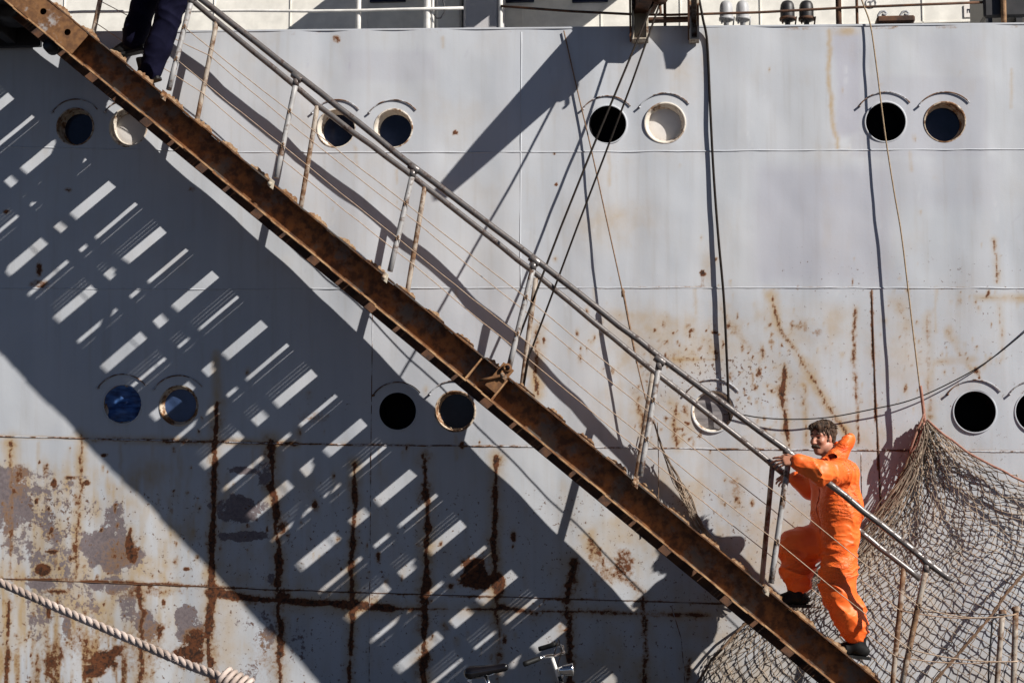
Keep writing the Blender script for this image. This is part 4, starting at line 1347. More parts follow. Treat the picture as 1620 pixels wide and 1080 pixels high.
# ------------------------------------------------------------------ mooring rope, lower left
mr = [at_y(x, y, yy) for x, y, yy in ((-220, 800, -.9), (-100, 860, -1.4), (0, 921, -1.9), (100, 965, -2.2), (200, 1008, -2.5), (300, 1052, -2.8), (360, 1074, -3.0), (430, 1112, -3.2), (520, 1168, -3.5))]
dd = dens(mr, 22)
mb = MB()
L_ = 0
rad = .0135
for st_ in range(3):
    pts = []
    L_ = 0
    for i, p in enumerate(dd):
        if i: L_ += np.linalg.norm(dd[i] - dd[i - 1])
        t = nrm(dd[min(i + 1, len(dd) - 1)] - dd[max(i - 1, 0)])
        a_ = nrm(np.cross(t, (0, 0, 1))); b_ = np.cross(t, a_)
        th = L_ * 2 * pi / .21 + st_ * 2 * pi / 3
        pts.append(p + rad * (cos(th) * a_ + sin(th) * b_))
    mb.tube(pts, .0172, 8)
# stray fibres
for _ in range(420):
    i_ = rng.integers(1, len(dd) - 2); p_ = dd[i_] + (dd[i_ + 1] - dd[i_]) * rng.uniform()
    dv = nrm(rng.normal(0, 1, 3)); p1_ = p_ + dv * .030; p2_ = p1_ + nrm(dv + rng.normal(0, .8, 3)) * rng.uniform(.006, .02)
    mb.tube([p_ + dv * .02, p1_, p2_], .0011, 3, caps=False)
# splice turns
c_ = at_y(372, 1078, -3.05)
for k in range(5):
    pts = []
    for a in np.linspace(0, 2 * pi, 14):
        pts.append(c_ + np.array([.07 * cos(a) * .5 + (k - 2) * .035, .06 * sin(a), -(k - 2) * .016 + .045 * cos(a)]))
    mb.tube(pts, .016, 7)
o = mb.build('mooring_rope', M['moor'])
tag(o, 'thick pale twisted mooring rope crossing the lower left corner', 'rope')


# ------------------------------------------------------------------ figures: implicit surfaces turned into one skin
class Field:
    def __init__(self, lo, hi, h):
        self.lo = np.asarray(lo, float); self.h = h
        self.n = np.ceil((np.asarray(hi) - self.lo) / h).astype(int) + 1
        self.D = np.full(self.n, .12, np.float32)

    def block(self, lo, hi):
        a = np.clip(np.floor((lo - self.lo) / self.h).astype(int), 0, self.n - 1)
        b = np.clip(np.ceil((hi - self.lo) / self.h).astype(int) + 1, 1, self.n)
        g = [self.lo[k] + self.h * np.arange(a[k], b[k]) for k in range(3)]
        X, Y, Z = np.meshgrid(*g, indexing='ij')
        return tuple(slice(a[k], b[k]) for k in range(3)), X, Y, Z

    def smin(self, sl, d, k, sub=False):
        c = self.D[sl]
        if sub:
            d = -d
            hh = np.clip(.5 - .5 * (d - c) / k, 0, 1)
            self.D[sl] = c * hh + d * (1 - hh) + k * hh * (1 - hh) if False else np.maximum(c, d)
        else:
            hh = np.clip(.5 + .5 * (c - d) / k, 0, 1)
            self.D[sl] = c * (1 - hh) + d * hh - k * hh * (1 - hh)

    def cone(self, a, b, ra, rb, k=.02):
        a = np.asarray(a, float); b = np.asarray(b, float); m = max(ra, rb) + .1
        sl, X, Y, Z = self.block(np.minimum(a, b) - m, np.maximum(a, b) + m)
        ab = b - a; q = ab @ ab + 1e-12
        t = np.clip(((X - a[0]) * ab[0] + (Y - a[1]) * ab[1] + (Z - a[2]) * ab[2]) / q, 0, 1)
        d = np.sqrt((X - a[0] - t * ab[0]) ** 2 + (Y - a[1] - t * ab[1]) ** 2 + (Z - a[2] - t * ab[2]) ** 2) - (ra + (rb - ra) * t)
        self.smin(sl, d, k)

    def chain(self, pts, rs, k=.02):
        for i in range(len(pts) - 1): self.cone(pts[i], pts[i + 1], rs[i], rs[i + 1], k)

    def ell(self, c, axes, rad, k=.02, sub=False):
        c = np.asarray(c, float); m = max(rad) + .1
        sl, X, Y, Z = self.block(c - m, c + m)
        A = [np.asarray(q, float) for q in axes]
        u = [((X - c[0]) * q[0] + (Y - c[1]) * q[1] + (Z - c[2]) * q[2]) for q in A]
        k0 = np.sqrt(sum((ui / r) ** 2 for ui, r in zip(u, rad))) + 1e-9
        k1 = np.sqrt(sum((ui / (r * r)) ** 2 for ui, r in zip(u, rad))) + 1e-9
        self.smin(sl, k0 * (k0 - 1) / k1, k, sub)

    def wrinkle(self, amp, along, fa, fc, seed, mask=None, power=3.0):
        """raised cloth creases: long across `along`, short along it"""
        al = nrm(along); b_ = nrm(np.cross(al, (0.31, 1, 0.17))); c_ = np.cross(al, b_)
        n = self.n
        g = [self.lo[k] + self.h * np.arange(n[k]) for k in range(3)]
        I = np.nonzero(np.abs(self.D) < .05)
        x, y, z = g[0][I[0]], g[1][I[1]], g[2][I[2]]
        a = (x * al[0] + y * al[1] + z * al[2]) * fa; b = (x * b_[0] + y * b_[1] + z * b_[2]) * fc; c = (x * c_[0] + y * c_[1] + z * c_[2]) * fc
        a = a + 1.3 * vnoise3(b * 1.3 + 5, c * 1.3 + 2, a * .3, seed + 7)
        w = vnoise3(a, b, c, seed)
        v = np.clip(1 - np.abs(2 * w - 1) * 1.35, 0, 1) ** power - .22
        v = v * np.clip(vnoise3(x * 4 + 3, y * 4, z * 4, seed + 3) * 2.2 - .35, .15, 1.2)
        if mask is not None: v = v * mask(x, y, z)
        self.D[I] += (-amp * v).astype(np.float32)

    def mesh(self):
        D = self.D; n = D.shape
        ins = D < 0
        s = [np.s_[:-1], np.s_[1:]]
        corners = {}
        for i in (0, 1):
            for j in (0, 1):
                for k in (0, 1):
                    corners[(i, j, k)] = D[s[i], s[j], s[k]]
        cnt = sum((c < 0).astype(np.int8) for c in corners.values())
        act = (cnt > 0) & (cnt < 8)
        I = np.nonzero(act)
        cv = {kk: c[I] for kk, c in corners.items()}
        acc = np.zeros((len(I[0]), 3)); num = np.zeros(len(I[0]))
        keys = list(cv)
        for a in keys:
            for ax in range(3):
                if a[ax] == 0:
                    b = list(a); b[ax] = 1; b = tuple(b)
                    da, db = cv[a], cv[b]
                    m = (da < 0) != (db < 0)
                    t = np.where(m, da / (da - db + 1e-12), 0)
                    p = np.tile(np.array(a, float), (len(t), 1)); p[:, ax] += t
                    acc[m] += p[m]; num[m] += 1
        V = (np.stack(I, -1) + acc / num[:, None]) * self.h + self.lo
        idx = np.full(act.shape, -1, np.int64); idx[I] = np.arange(len(I[0]))
        faces = []
        for ax in range(3):
            sl0 = [np.s_[1:-1]] * 3; sl1 = [np.s_[1:-1]] * 3
            sl0[ax] = np.s_[:-1]; sl1[ax] = np.s_[1:]
            a = ins[tuple(sl0)]; b = ins[tuple(sl1)]
            E = np.nonzero(a != b)
            base = [E[q] + (1 if q != ax else 0) for q in range(3)]
            o1, o2 = [q for q in range(3) if q != ax]

            def cell(d1, d2):
                c = [x.copy() for x in base]
                c[o1] = c[o1] - d1; c[o2] = c[o2] - d2
                return idx[tuple(c)]
            q4 = np.stack([cell(0, 0), cell(1, 0), cell(1, 1), cell(0, 1)], -1)
            flip = a[E] == (ax != 1)
            q4[~flip] = q4[~flip][:, ::-1]
            faces.append(q4)
        Fq = np.concatenate(faces)
        Fq = Fq[(Fq >= 0).all(1)]
        return V, Fq

    def build(self, name, mat, parent, label=None):
        V, Fq = self.mesh()
        me = bpy.data.meshes.new(name)
        me.from_pydata((V - ORG[parent.name]).tolist(), [], Fq.tolist())
        me.polygons.foreach_set("use_smooth", [True] * len(me.polygons))
        me.materials.append(mat)
        bm = bmesh.new(); bm.from_mesh(me)
        bmesh.ops.recalc_face_normals(bm, faces=bm.faces[:])
        bmesh.ops.smooth_vert(bm, verts=bm.verts[:], factor=.4, use_axis_x=True, use_axis_y=True, use_axis_z=True)
        bm.to_mesh(me); bm.free()
        o = bpy.data.objects.new(name, me); COL.objects.link(o); o.parent = parent
        ORG[o.name] = ORG[parent.name]
        return tag(o, label)


def bounds(pts, m):
    a = np.array(pts); return a.min(0) - m, a.max(0) + m


def head_parts(fd, person, C, fwd, sc=1.0, hair=True, moustache=True):
    """adds head shapes to the body field; returns hair, moustache, eye builders"""
    fwd = nrm(fwd); right = nrm(np.cross(fwd, (0, 0, 1))); up = np.cross(right, fwd)
    L = lambda f_, r_, u_: C + (fwd * f_ + right * r_ + up * u_) * sc
    axs = (fwd, right, up)
    fd.ell(L(-.012, 0, .030), axs, (.098 * sc, .077 * sc, .095 * sc), .01)
    fd.ell(L(.022, 0, -.045), axs, (.066 * sc, .058 * sc, .080 * sc), .03)
    fd.ell(L(.062, 0, -.100), axs, (.024 * sc, .026 * sc, .022 * sc), .03)     # chin
    for s in (-1, 1):
        fd.ell(L(.058, s * .040, -.020), axs, (.026 * sc, .024 * sc, .022 * sc), .02)   # cheek
        fd.cone(L(.076, s * .012, .034), L(.066, s * .048, .036), .010 * sc, .010 * sc, .012)   # brow
        fd.ell(L(.082, s * .030, .012), axs, (.014 * sc, .015 * sc, .010 * sc), .004, True)   # eye socket
        fd.ell(L(-.006, s * .078, -.002), (nrm(fwd - .2 * up), right, nrm(up + .2 * fwd)), (.019 * sc, .010 * sc, .033 * sc), .008)   # ear
    fd.chain([L(.082, 0, .020), L(.100, 0, -.008), L(.108, 0, -.026)], [.009 * sc, .011 * sc, .013 * sc], .010)  # nose
    for s in (-1, 1): fd.ell(L(.095, s * .012, -.030), axs, (.011 * sc, .009 * sc, .008 * sc), .006)
    fd.cone(L(.082, -.018, -.069), L(.082, .018, -.069), .008 * sc, .008 * sc, .008)   # lips
    fd.cone(L(.080, -.015, -.080), L(.080, .015, -.080), .008 * sc, .008 * sc, .008)
    return L, axs, (fwd, right, up)


def hand(fd, wrist, d, back, thumb_side, curl_axis, sc=1.0, curl=1.0, spread=.0):
    """hand with five fingers; d: forward from the wrist, back: out of the back of the hand, thumb_side: towards the thumb"""
    d = nrm(d); back = nrm(back - d * (np.asarray(back) @ d)); th = nrm(np.cross(d, back))
    if th @ np.asarray(thumb_side) < 0: th = -th
    w = np.asarray(wrist, float)
    kn = []
    for k, off in enumerate((.030, .010, -.010, -.029)):
        p = w + (d * (.088 - .006 * abs(k - 1)) + th * off) * sc
        kn.append(p)
        fd.cone(w + (d * .012 + th * off * .6) * sc, p, .0165 * sc, .0125 * sc, .012)
    lens = (.040, .045, .041, .032)
    for k, p in enumerate(kn):
        a = radians((28, 33, 38, 44)[k] * curl); dirv = d; q = p; r0 = (.0095, .010, .0095, .0082)[k] * sc
        for s_, fr in enumerate((1.0, .66, .5)):
            ang = a * (1 + .55 * s_)
            dd_ = nrm(d * cos(ang) - back * sin(ang) + th * spread * (1.5 - k))
            q2 = q + dd_ * lens[k] * fr * sc
            fd.cone(q, q2, r0 * (1 - .08 * s_), r0 * (1 - .08 * (s_ + 1)), .004)
            q = q2
    b = w + (d * .028 + th * .030) * sc
    t1 = b + (d * .030 + th * .026 - back * .012) * sc
    t2 = t1 + (d * .030 + th * .008 - back * .018) * sc
    t3 = t2 + (d * .020 - th * .002 - back * .012) * sc
    fd.cone(w + (d * .015 + th * .012) * sc, b, .017 * sc, .0155 * sc, .012)
    fd.chain([b, t1, t2, t3], [.0145 * sc, .012 * sc, .0105 * sc, .009 * sc], .006)


# ---- the man in orange oilskins
J = {}
yc = -.45
J['head'] = at_y(1300, 693, -.43)
J['neck'] = at_y(1315, 722, -.45)
J['shN'] = at_y(1338, 746, -.67); J['shF'] = at_y(1306, 744, -.30)
J['elN'] = at_y(1298, 747, -1.01); J['wrN'] = at_y(1260, 729, -1.045)
J['elF'] = at_y(1284, 772, -.17); J['wrF'] = at_y(1257, 756, -.165)
J['hpN'] = at_y(1330, 850, -.55); J['hpF'] = at_y(1319, 850, -.39)
J['knN'] = at_y(1326, 932, -.54); J['anN'] = at_y(1358, 1012, -.54)
J['knF'] = at_y(1257, 864, -.29); J['anF'] = at_y(1264, 935, -.37)
man = empty('person', at_y(1360, 1036, -.5), 'man with dark hair and moustache in a bright orange oilskin suit climbing the gangway', 'person')
lo, hi = bounds(list(J.values()) + [at_y(1220, 735, -1.1), at_y(1380, 1045, -.6)], .16)
fd = Field(lo, hi, .0052)
# body (skin): trunk and limbs under the suit, head, neck and hands
fd.chain([J['shN'] + (J['shF'] - J['shN']) * .3, J['hpN']], [.10, .10], .05)
fd.chain([J['shN'] + (J['shF'] - J['shN']) * .7, J['hpF']], [.10, .10], .05)
fd.chain([J['neck'] + np.array([.03, 0, -.09]), J['neck'] + np.array([.0, 0, .02]), J['head'] + np.array([.02, 0, -.05])], [.075, .058, .055], .03)
fd.chain([J['shN'], J['elN'], J['wrN']], [.052, .044, .027], .02)
fd.chain([J['shF'], J['elF'], J['wrF']], [.052, .044, .027], .02)
fd.chain([J['hpN'], J['knN'], J['anN']], [.08, .058, .042], .02)
fd.chain([J['hpF'], J['knF'], J['anF']], [.08, .058, .042], .02)
fwd_m = nrm((-.69, -.72, -.09))
Lm, axm, (hf, hr, hu) = head_parts(fd, man, J['head'] + np.array([.0, 0, -.005]), fwd_m, .95)
rail_dir = nrm(ro_pts[5] - ro_pts[4])
hand(fd, J['wrN'], nrm(np.array([-.97, .03, .03])), nrm(np.array([.02, -.80, .55])), np.array([0, .5, .8]), None, 1.04, .62, .13)
hand(fd, J['wrF'], nrm(np.array([-.9, .15, -.1])), nrm(np.array([.0, -.8, .5])), np.array([0, 0, 1.0]), None, 1.0, 1.0, .08)
body = fd.build('body', M['skin'], man)
# suit
fs_ = Field(lo, hi, .0062)
tn, tf = J['shN'] + (J['shF'] - J['shN']) * .22, J['shN'] + (J['shF'] - J['shN']) * .78
for a_, hp in ((tn, J['hpN']), (tf, J['hpF'])):
    fs_.chain([a_ + np.array([-.015, 0, -.05]), a_ * .45 + hp * .55 + np.array([.005, 0, 0]), hp + np.array([.0, 0, .02])], [.132, .146, .126], .07)
fs_.chain([tn + np.array([-.01, 0, -.02]), tf + np.array([-.01, 0, -.02])], [.115, .115], .05)
fs_.chain([J['shN'] + np.array([0, .03, -.012]), J['elN'], J['wrN'] + (J['elN'] - J['wrN']) * .10], [.092, .080, .054], .035)
fs_.chain([J['shF'] + np.array([0, 0, -.01]), J['elF'], J['wrF'] + (J['elF'] - J['wrF']) * .12], [.095, .085, .060], .03)
fs_.chain([J['hpN'] + np.array([.0, 0, -.02]), J['hpN'] * .4 + J['knN'] * .6, J['knN'], J['knN'] * .45 + J['anN'] * .55, J['anN'] + (J['knN'] - J['anN']) * .17], [.126, .122, .116, .110, .096], .07)
fs_.chain([J['hpF'], J['hpF'] * .4 + J['knF'] * .6, J['knF'], J['knF'] * .45 + J['anF'] * .55, J['anF'] + (J['knF'] - J['anF']) * .20], [.126, .120, .112, .104, .094], .07)
zk = J['hpN'][2]
leg = lambda x, y, z: np.clip((zk + .04 - z) / .12, 0, 1)
top = lambda x, y, z: np.clip((z - zk + .02) / .12, 0, 1)
fs_.wrinkle(.021, (.30, .1, 1), 15, 3.6, 81, leg)
fs_.wrinkle(.016, (-.45, .1, 1), 22, 5.0, 84, leg)
fs_.wrinkle(.013, (.9, .2, .55), 13, 3.0, 87, top)
fs_.wrinkle(.011, (.5, .9, .2), 17, 4.0, 89, lambda x, y, z: top(x, y, z) * np.where(y < J['shN'][1] + .02, 1.4, .6))
fs_.wrinkle(.005, (.2, .1, 1), 40, 11, 92)
# collar
cz = J['neck'] + np.array([.01, 0, -.045])
for k in range(14):
    a_ = 2 * pi * k / 14
    fs_.ell(cz + np.array([.078 * cos(a_) + .01, .085 * sin(a_), .012 * cos(a_)]), ((1, 0, 0), (0, 1, 0), (0, 0, 1)), (.026, .026, .032), .015)
# front seam of the suit
suit = fs_.build('oilskin_suit', M['suit'], man)
# the thrown back hood
hp_ = [at_y(1330, 717, -.45), at_y(1342, 700, -.45), at_y(1346, 690, -.45)]
lo2, hi2 = bounds(hp_, .17)
fh = Field(lo2, hi2, .006)
ha = nrm(at_y(1348, 688, -.45) - at_y(1316, 727, -.45)); hb_ = np.array([0, 1.0, 0]); hc = np.cross(ha, hb_)
hcn = at_y(1332, 708, -.45)
fh.ell(hcn, (ha, hb_, hc), (.125, .125, .056), .01)
hs_ = -1 if hc[0] > 0 else 1
fh.ell(hcn + hc * .062 * hs_ + ha * .085, (ha, hb_, hc), (.085, .090, .042), .01, True)
fh.chain([J['neck'] + np.array([.035, -.05, -.02]), J['neck'] + np.array([.035, .05, -.02])], [.055, .055], .03)
for sg in (-1, 1): fh.chain([J['neck'] + np.array([.0, .085 * sg, -.035]), J['neck'] + np.array([.05, .07 * sg, -.01])], [.042, .05], .03)
fh.chain([at_y(1308, 731, -.56), at_y(1318, 724, -.54), at_y(1330, 720, -.50)], [.030, .042, .048], .03)
fh.chain([at_y(1302, 730, -.60), at_y(1318, 722, -.59), at_y(1334, 716, -.45)], [.020, .026, .03], .04)
fh.chain([at_y(1296, 729, -.32), at_y(1312, 724, -.31), at_y(1330, 716, -.35)], [.020, .026, .03], .04)
fh.wrinkle(.016, (.3, 1, .2), 24, 7, 101)
fh.wrinkle(.009, (.7, .1, .6), 40, 10, 103)
fh.build('hood', M['suit'], man)
# front closure of the suit, laid on the surface of the cloth
D_ = fs_.D; zp = []
for zz in np.linspace(J['hpN'][2] + .03, J['neck'][2] - .10, 26):
    kz = int((zz - fs_.lo[2]) / fs_.h); ky = int((-.52 - fs_.lo[1]) / fs_.h)
    col = np.nonzero(D_[:, ky, kz] < 0)[0]
    col = col[fs_.lo[0] + fs_.h * col > J['wrN'][0] + .10]
    if len(col): zp.append(np.array([fs_.lo[0] + fs_.h * col[0] - .002, fs_.lo[1] + fs_.h * ky, zz]))
mb = MB(); mb.tube(zp, .006, 6); mb.build('zip', M['suit_dark'], man)
# hair, moustache, eyes, eyebrows
H = J['head']
lo3, hi3 = bounds([H], .20)
fr = Field(lo3, hi3, .0042)
fr.ell(Lm(-.030, 0, .052), axm, (.100, .086, .088), .01)
fr.ell(Lm(.028, 0, .100), axm, (.058, .066, .032), .02)
fr.ell(Lm(.058, .018, .092), axm, (.030, .040, .022), .02)
fr.ell(Lm(-.070, 0, -.005), axm, (.040, .066, .060), .02)
for s in (-1, 1): fr.chain([Lm(.004, s * .076, .045), Lm(.008, s * .077, -.004)], [.014, .008], .01)
fr.ell(Lm(.115, 0, .016), axm, (.075, .075, .062), .01, True)
fr.ell(Lm(.000, .100, -.020), axm, (.034, .032, .030), .01, True); fr.ell(Lm(.000, -.100, -.020), axm, (.034, .032, .030), .01, True)
fr.wrinkle(.013, (.25, 1, .1), 52, 12, 111)
fr.wrinkle(.008, (1, .2, .2), 60, 16, 113)
fr.build('hair', M['hair'], man)
# loose locks over the scalp
mb = MB()
for _ in range(330):
    th_ = rng.uniform(-2.5, 2.5); ph_ = rng.uniform(.05, 1.25)
    fx_, rx_, ux_ = -.030 + .102 * sin(ph_) * cos(th_), .088 * sin(ph_) * sin(th_), .052 + .092 * cos(ph_)
    if fx_ > .045 and ux_ < .085: continue
    p0 = Lm(fx_, rx_, ux_)
    nrm_ = nrm(p0 - Lm(-.02, 0, .03))
    flow = nrm(hf * rng.normal(.25 if fx_ > 0 else -.5, .5) + hr * (np.sign(rx_) * .5 + rng.normal(0, .4)) - hu * rng.uniform(.1, .9) + nrm_ * .25)
    ln = rng.uniform(.018, .040)
    mb.tube([p0 - nrm_ * .004, p0 + flow * ln * .5 + nrm_ * .006, p0 + flow * ln + nrm_ * rng.uniform(-.004, .006)], [.0035, .003, .001], 4, caps=False)
mb.build('hair_locks', M['hair'], man)
fm = Field(lo3, hi3, .003)
fm.chain([Lm(.074, -.036, -.066), Lm(.094, -.018, -.054), Lm(.100, 0, -.050), Lm(.094, .018, -.054), Lm(.074, .036, -.066)], [.007, .011, .011, .011, .007], .01)
for s in (-1, 1): fm.chain([Lm(.086, s * .014, .041), Lm(.082, s * .032, .046), Lm(.070, s * .050, .040)], [.005, .006, .004], .005)
fm.wrinkle(.003, (.3, 1, 0), 90, 40, 121)
fm.build('moustache_and_brows', M['hair'], man)
mb = MB()
for s in (-1, 1):
    mb.lathe(Lm(.066, s * .030, .012), hf, [(.0115, 0), (.011, .006), (.007, .010), (.001, .0118)], 14)
mb.build('eyes', M['eye'], man)


def boot(ankle, toe_dir, parent, sc=1.0, mat=None, pitch=0.0):
    td = nrm(toe_dir)
    a = np.asarray(ankle, float)
    sd = nrm(np.cross(td, (0, 0, 1)))
    upb = np.cross(sd, td)
    f_ = Field(*bounds([a, a + td * .24, a - td * .1 - upb * .1], .09), .0055)
    f_.chain([a + upb * .09, a - upb * .02], [.062, .058], .02)
    f_.ell(a - td * .03 - upb * .055, (td, sd, upb), (.065, .042, .046), .03)
    f_.chain([a - upb * .03 + td * .02, a + td * .09 - upb * .055, a + td * .165 - upb * .066], [.052, .043, .036], .03)
    f_.ell(a + td * .135 - upb * .072, (td, sd, upb), (.085, .050, .030), .02)
    o = f_.build('boot', mat or M['boot'], parent)
    # sole
    mb = MB()
    prof = [(-.10, .030), (-.085, .040), (-.03, .040), (.03, .037), (.10, .046), (.16, .046), (.20, .034), (.215, .012)]
    loop = [a + td * x + sd * w - upb * .093 for x, w in prof] + [a + td * x - sd * w - upb * .093 for x, w in prof[::-1]]
    mb.prism(loop, -upb * .022)
    mb.build('sole', M['rubber'], o)
    return o


boot(J['anN'] + np.array([-.005, 0, -.02]), (-.93, -.05, .10), man)
boot(J['anF'] + np.array([-.015, 0, -.005]), (-.97, -.12, .0), man)

# ---- the second person, only the legs reach into the picture
K = {}
K['hpN'] = at_y(292, -62, -.62); K['hpF'] = at_y(272, -62, -.44)
K['knN'] = at_y(266, 28, -.62); K['anN'] = at_y(240, 108, -.62)
K['knF'] = at_y(226, 12, -.44); K['anF'] = at_y(212, 62, -.46)
K['shN'] = at_y(280, -170, -.72); K['shF'] = at_y(262, -170, -.36)
K['neck'] = at_y(268, -192, -.54); K['head'] = at_y(262, -226, -.54)
K['elN'] = at_y(300, -112, -.80); K['wrN'] = at_y(290, -58, -.86)
K['elF'] = at_y(262, -112, -.28); K['wrF'] = at_y(240, -70, -.26)
sailor = empty('person', at_y(238, 122, -.62), 'person in dark navy trousers and black boots stepping up at the top of the gangway', 'person')
lo, hi = bounds(list(K.values()), .18)
fd = Field(lo, hi, .007)
fd.chain([K['shN'] * .7 + K['shF'] * .3, K['hpN']], [.10, .11], .05); fd.chain([K['shN'] * .3 + K['shF'] * .7, K['hpF']], [.10, .11], .05)
fd.chain([K['neck'] - np.array([0, 0, .06]), K['head']], [.07, .055], .03)
for s in ('N', 'F'):
    fd.chain([K['sh' + s], K['el' + s], K['wr' + s]], [.052, .044, .028], .02)
    fd.chain([K['hp' + s], K['kn' + s], K['an' + s]], [.085, .06, .045], .02)
    hand(fd, K['wr' + s], (-.3, 0, -.95), (.8, -.4, 0), (-.4, -.4, 0), None, 1.0, .8)
Ls, axs_, (sf, sr, su) = head_parts(fd, sailor, K['head'], (-.95, .1, .05))
fd.build('body', M['skin'], sailor)
ft = Field(lo, hi, .0075)
for s in ('N', 'F'):
    r_ = [.150, .118, .098, .100, .092]
    hp, kn, an = K['hp' + s], K['kn' + s], K['an' + s]
    ft.chain([hp, hp * .4 + kn * .6, kn, kn * .4 + an * .6, an + (an - kn) * .04], r_, .03)
ft.chain([K['hpN'], K['hpF']], [.15, .15], .04)
ft.chain([(K['hpN'] + K['hpF']) / 2, (K['hpN'] + K['hpF']) / 2 + np.array([0, 0, .16])], [.16, .155], .05)
ft.wrinkle(.011, (.5, .1, 1), 9, 4, 131)
ft.wrinkle(.009, (-.6, .2, 1), 15, 5, 134)
ft.build('trousers', M['navy'], sailor)
fj = Field(lo, hi, .009)
fj.chain([K['shN'] * .75 + K['shF'] * .25, K['hpN'] + np.array([0, 0, .15])], [.13, .15], .06); fj.chain([K['shN'] * .25 + K['shF'] * .75, K['hpF'] + np.array([0, 0, .15])], [.13, .15], .06)
for s in ('N', 'F'): fj.chain([K['sh' + s], K['el' + s], K['wr' + s] + (K['el' + s] - K['wr' + s]) * .1], [.085, .07, .055], .03)
fj.wrinkle(.016, (.3, .1, 1), 12, 3.4, 141)
fj.build('jacket', M['navy'], sailor)
fr = Field(*bounds([K['head']], .2), .006)
fr.ell(Ls(-.030, 0, .052), axs_, (.100, .086, .088), .01); fr.ell(Ls(.115, 0, .016), axs_, (.075, .075, .062), .01, True); fr.wrinkle(.008, (.2, 1, .1), 50, 12, 151)
fr.build('hair', M['hair'], sailor)
bt = boot(K['anN'] + np.array([-.045, 0, -.01]), (-.85, .1, -.22), sailor)
bt = boot(K['anF'] + np.array([-.02, 0, -.01]), (-.95, .05, -.18), sailor)

# ------------------------------------------------------------------ bicycle on the quay
YB = -2.05
sad = at_y(765, 1060, YB); bar = at_y(872, 1037, YB); lampP = at_y(896, 1059, YB - .03)
ground = 0.0
bike = empty('bicycle', (sad[0] + .25, YB, 0), 'black town bicycle with chrome headlamp standing on the quay below the hull', 'bicycle')
# leaning slightly: everything is built in one tilted plane
lean = .05
WR = .335
rh = np.array([sad[0] - .24, YB - lean * .2, WR]); fhb = np.array([sad[0] + .86, YB - lean * .2, WR])


def wheel(hub):
    mb = MB()
    pts = [hub + WR * .955 * np.array([cos(a), 0, sin(a)]) for a in np.linspace(0, 2 * pi, 49)]
    mb.tube(pts, .019, 8, caps=False)
    w = mb.build('wheel', M['rubber'], bike)
    mb = MB(); mb.tube([hub + WR * .90 * np.array([cos(a), 0, sin(a)]) for a in np.linspace(0, 2 * pi, 49)], .011, 6, caps=False); mb.build('rim', M['chrome'], w)
    mb = MB()
    for k in range(28):
        a = 2 * pi * k / 28; sgn = 1 if k % 2 else -1
        mb.tube([hub + np.array([.018 * cos(a + 1), sgn * .03, .018 * sin(a + 1)]), hub + WR * .9 * np.array([cos(a), 0, sin(a)])], .0012, 4, caps=False)
    mb.build('spokes', M['chrome'], w)
    mb = MB(); mb.lathe(hub, (0, 1, 0), [(.001, -.05), (.02, -.048), (.022, -.03), (.014, -.02), (.014, .02), (.022, .03), (.02, .048), (.001, .05)], 14); mb.build('hub', M['chrome'], w)
    mb = MB(); mb.tube([hub + (WR + .03) * np.array([cos(a), 0, sin(a)]) for a in np.linspace(radians(20), radians(185), 30)], .017, 6); mb.build('mudguard', M['bike_paint'], bike)


wheel(rh); wheel(fhb)
bb = np.array([sad[0] + .20, YB, .28])
ht = bar + np.array([.055, 0, -.13]); hb = ht + np.array([.05, 0, -.17])
st_ = sad + np.array([.05, 0, -.10])
mb = MB()
for a_, b_, r_ in ((st_, bb, .016), (bb, hb, .018), (bb + np.array([0, 0, .16]), ht + np.array([.02, 0, -.06]), .015), (ht, hb, .019)):
    mb.tube([a_, b_], r_, 10)
for sy in (-1, 1):
    mb.tube([bb + np.array([0, sy * .03, 0]), rh + np.array([0, sy * .06, 0])], .009, 8)
    mb.tube([st_ + np.array([.01, sy * .02, -.05]), rh + np.array([0, sy * .06, 0])], .008, 8)
    mb.tube([hb + np.array([0, sy * .03, 0]), hb + np.array([.05, sy * .05, -.12]), fhb + np.array([0, sy * .055, 0])], .010, 8)
mb.build('frame', M['bike_paint'], bike)
mb = MB(); mb.tube([sad + np.array([.01, 0, -.02]), st_ + np.array([.02, 0, -.08])], .013, 10); mb.build('seat_post', M['chrome'], bike)
f_ = Field(*bounds([sad], .24), .005)
sd_ = nrm((1, .05, .16))
f_.chain([sad - sd_ * .085 + np.array([0, -.05, 0]), sad + sd_ * .14], [.042, .020], .03)
f_.chain([sad - sd_ * .085 + np.array([0, .05, 0]), sad + sd_ * .14], [.042, .020], .03)
f_.ell(sad + np.array([-.01, 0, -.06]), ((1, 0, 0), (0, 1, 0), (0, 0, 1)), (.10, .05, .035), .01, True)
sdo = f_.build('saddle', M['leather'], bike)
mb = MB()
for sy in (-1, 1):
    pts = [sad + np.array([-.09 + .012 * cos(a), sy * .04 + .012 * sin(a), -.04 - .006 * k]) for k, a in enumerate(np.linspace(0, 4 * pi, 20) if False else np.linspace(0, 6 * pi, 9))]
    mb.tube(pts, .004, 5)
mb.tube([sad + np.array([-.09, 0, -.05]), sad + np.array([.0, 0, -.045]), sad + np.array([.12, 0, -.0])], .006, 6)
mb.build('springs', M['chrome'], sdo)
gN0, gN1 = at_y(829, 1050, YB - .30), at_y(853, 1041, YB - .24)
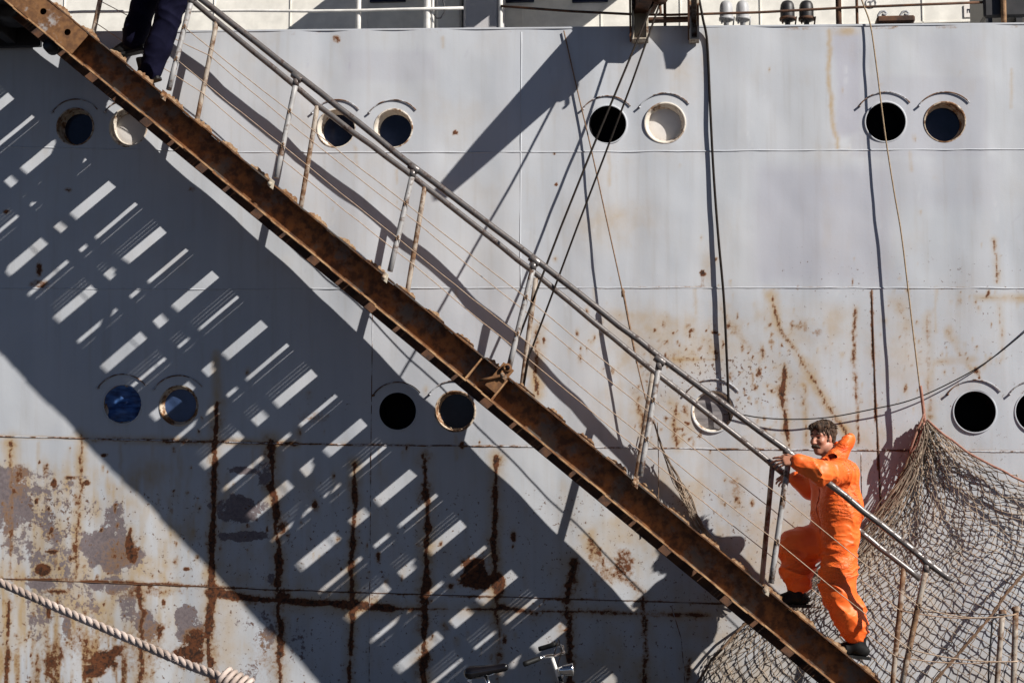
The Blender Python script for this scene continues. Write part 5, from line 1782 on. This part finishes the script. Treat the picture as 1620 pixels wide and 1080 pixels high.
gF0, gF1 = at_y(853, 1026, YB + .24), at_y(880, 1018, YB + .20)
mb = MB(); mb.tube([gN1, at_y(862, 1038, YB - .16), bar + np.array([.0, -.05, .005]), bar + np.array([.02, 0, .0]), at_y(892, 1032, YB + .08), at_y(890, 1022, YB + .15), gF1], .011, 10)
mb.build('handlebar', M['chrome'], bike)
mb = MB(); mb.tube([bar + np.array([.0, -.01, .01]), at_y(888, 1083, YB)], .0125, 10); mb.build('stem', M['pipe_white'], bike)
for a_, b_ in ((gN0, gN1), (gF0, gF1)):
    mb = MB(); mb.tube(dens([a_, b_], 5), [.017, .018, .017, .018, .017, .016], 10); mb.build('grip', M['rubber'], bike)
mb = MB(); mb.lathe(lampP, (1, 0, .08), [(.001, -.055), (.02, -.05), (.034, -.02), (.040, .03), (.043, .034), (.043, .046), (.036, .048)], 20)
mb.tube([lampP + np.array([-.02, 0, -.02]), ht + np.array([.01, 0, -.03])], .008, 6)
lm = mb.build('headlamp', M['chrome'], bike)
mb = MB(); mb.disc(lampP + nrm((1, 0, .08)) * .045, (1, 0, .08), .036, 18); mb.build('lens', M['plate_white'], lm)
mb = MB(); mb.tube([bar + np.array([.02, 0, .01]), at_y(884, 1010, YB + .05), at_y(889, 1030, YB + .05), at_y(880, 1058, YB)], .004, 6); mb.build('brake_cable', M['wire_dark'], bike)
mb = MB(); mb.tube([bb + np.array([0, -.09, 0]), bb + np.array([.10, -.09, -.13])], .010, 8); mb.tube([bb + np.array([0, .09, 0]), bb + np.array([-.10, .09, .13])], .010, 8)
mb.tube([bb + np.array([0, -.09, 0]), bb + np.array([0, .09, 0])], .012, 8)
mb.box(bb + np.array([.06, -.19, -.145]), bb + np.array([.15, -.10, -.12])); mb.box(bb + np.array([-.15, .10, .12]), bb + np.array([-.06, .19, .145]))
mb.build('crank', M['chrome'], bike)
mb = MB(); mb.tube([bb + np.array([-.03, -.03, -.02]), np.array([bb[0] - .10, bb[1] - .16, .008])], .009, 8); mb.build('kickstand', M['chrome'], bike)
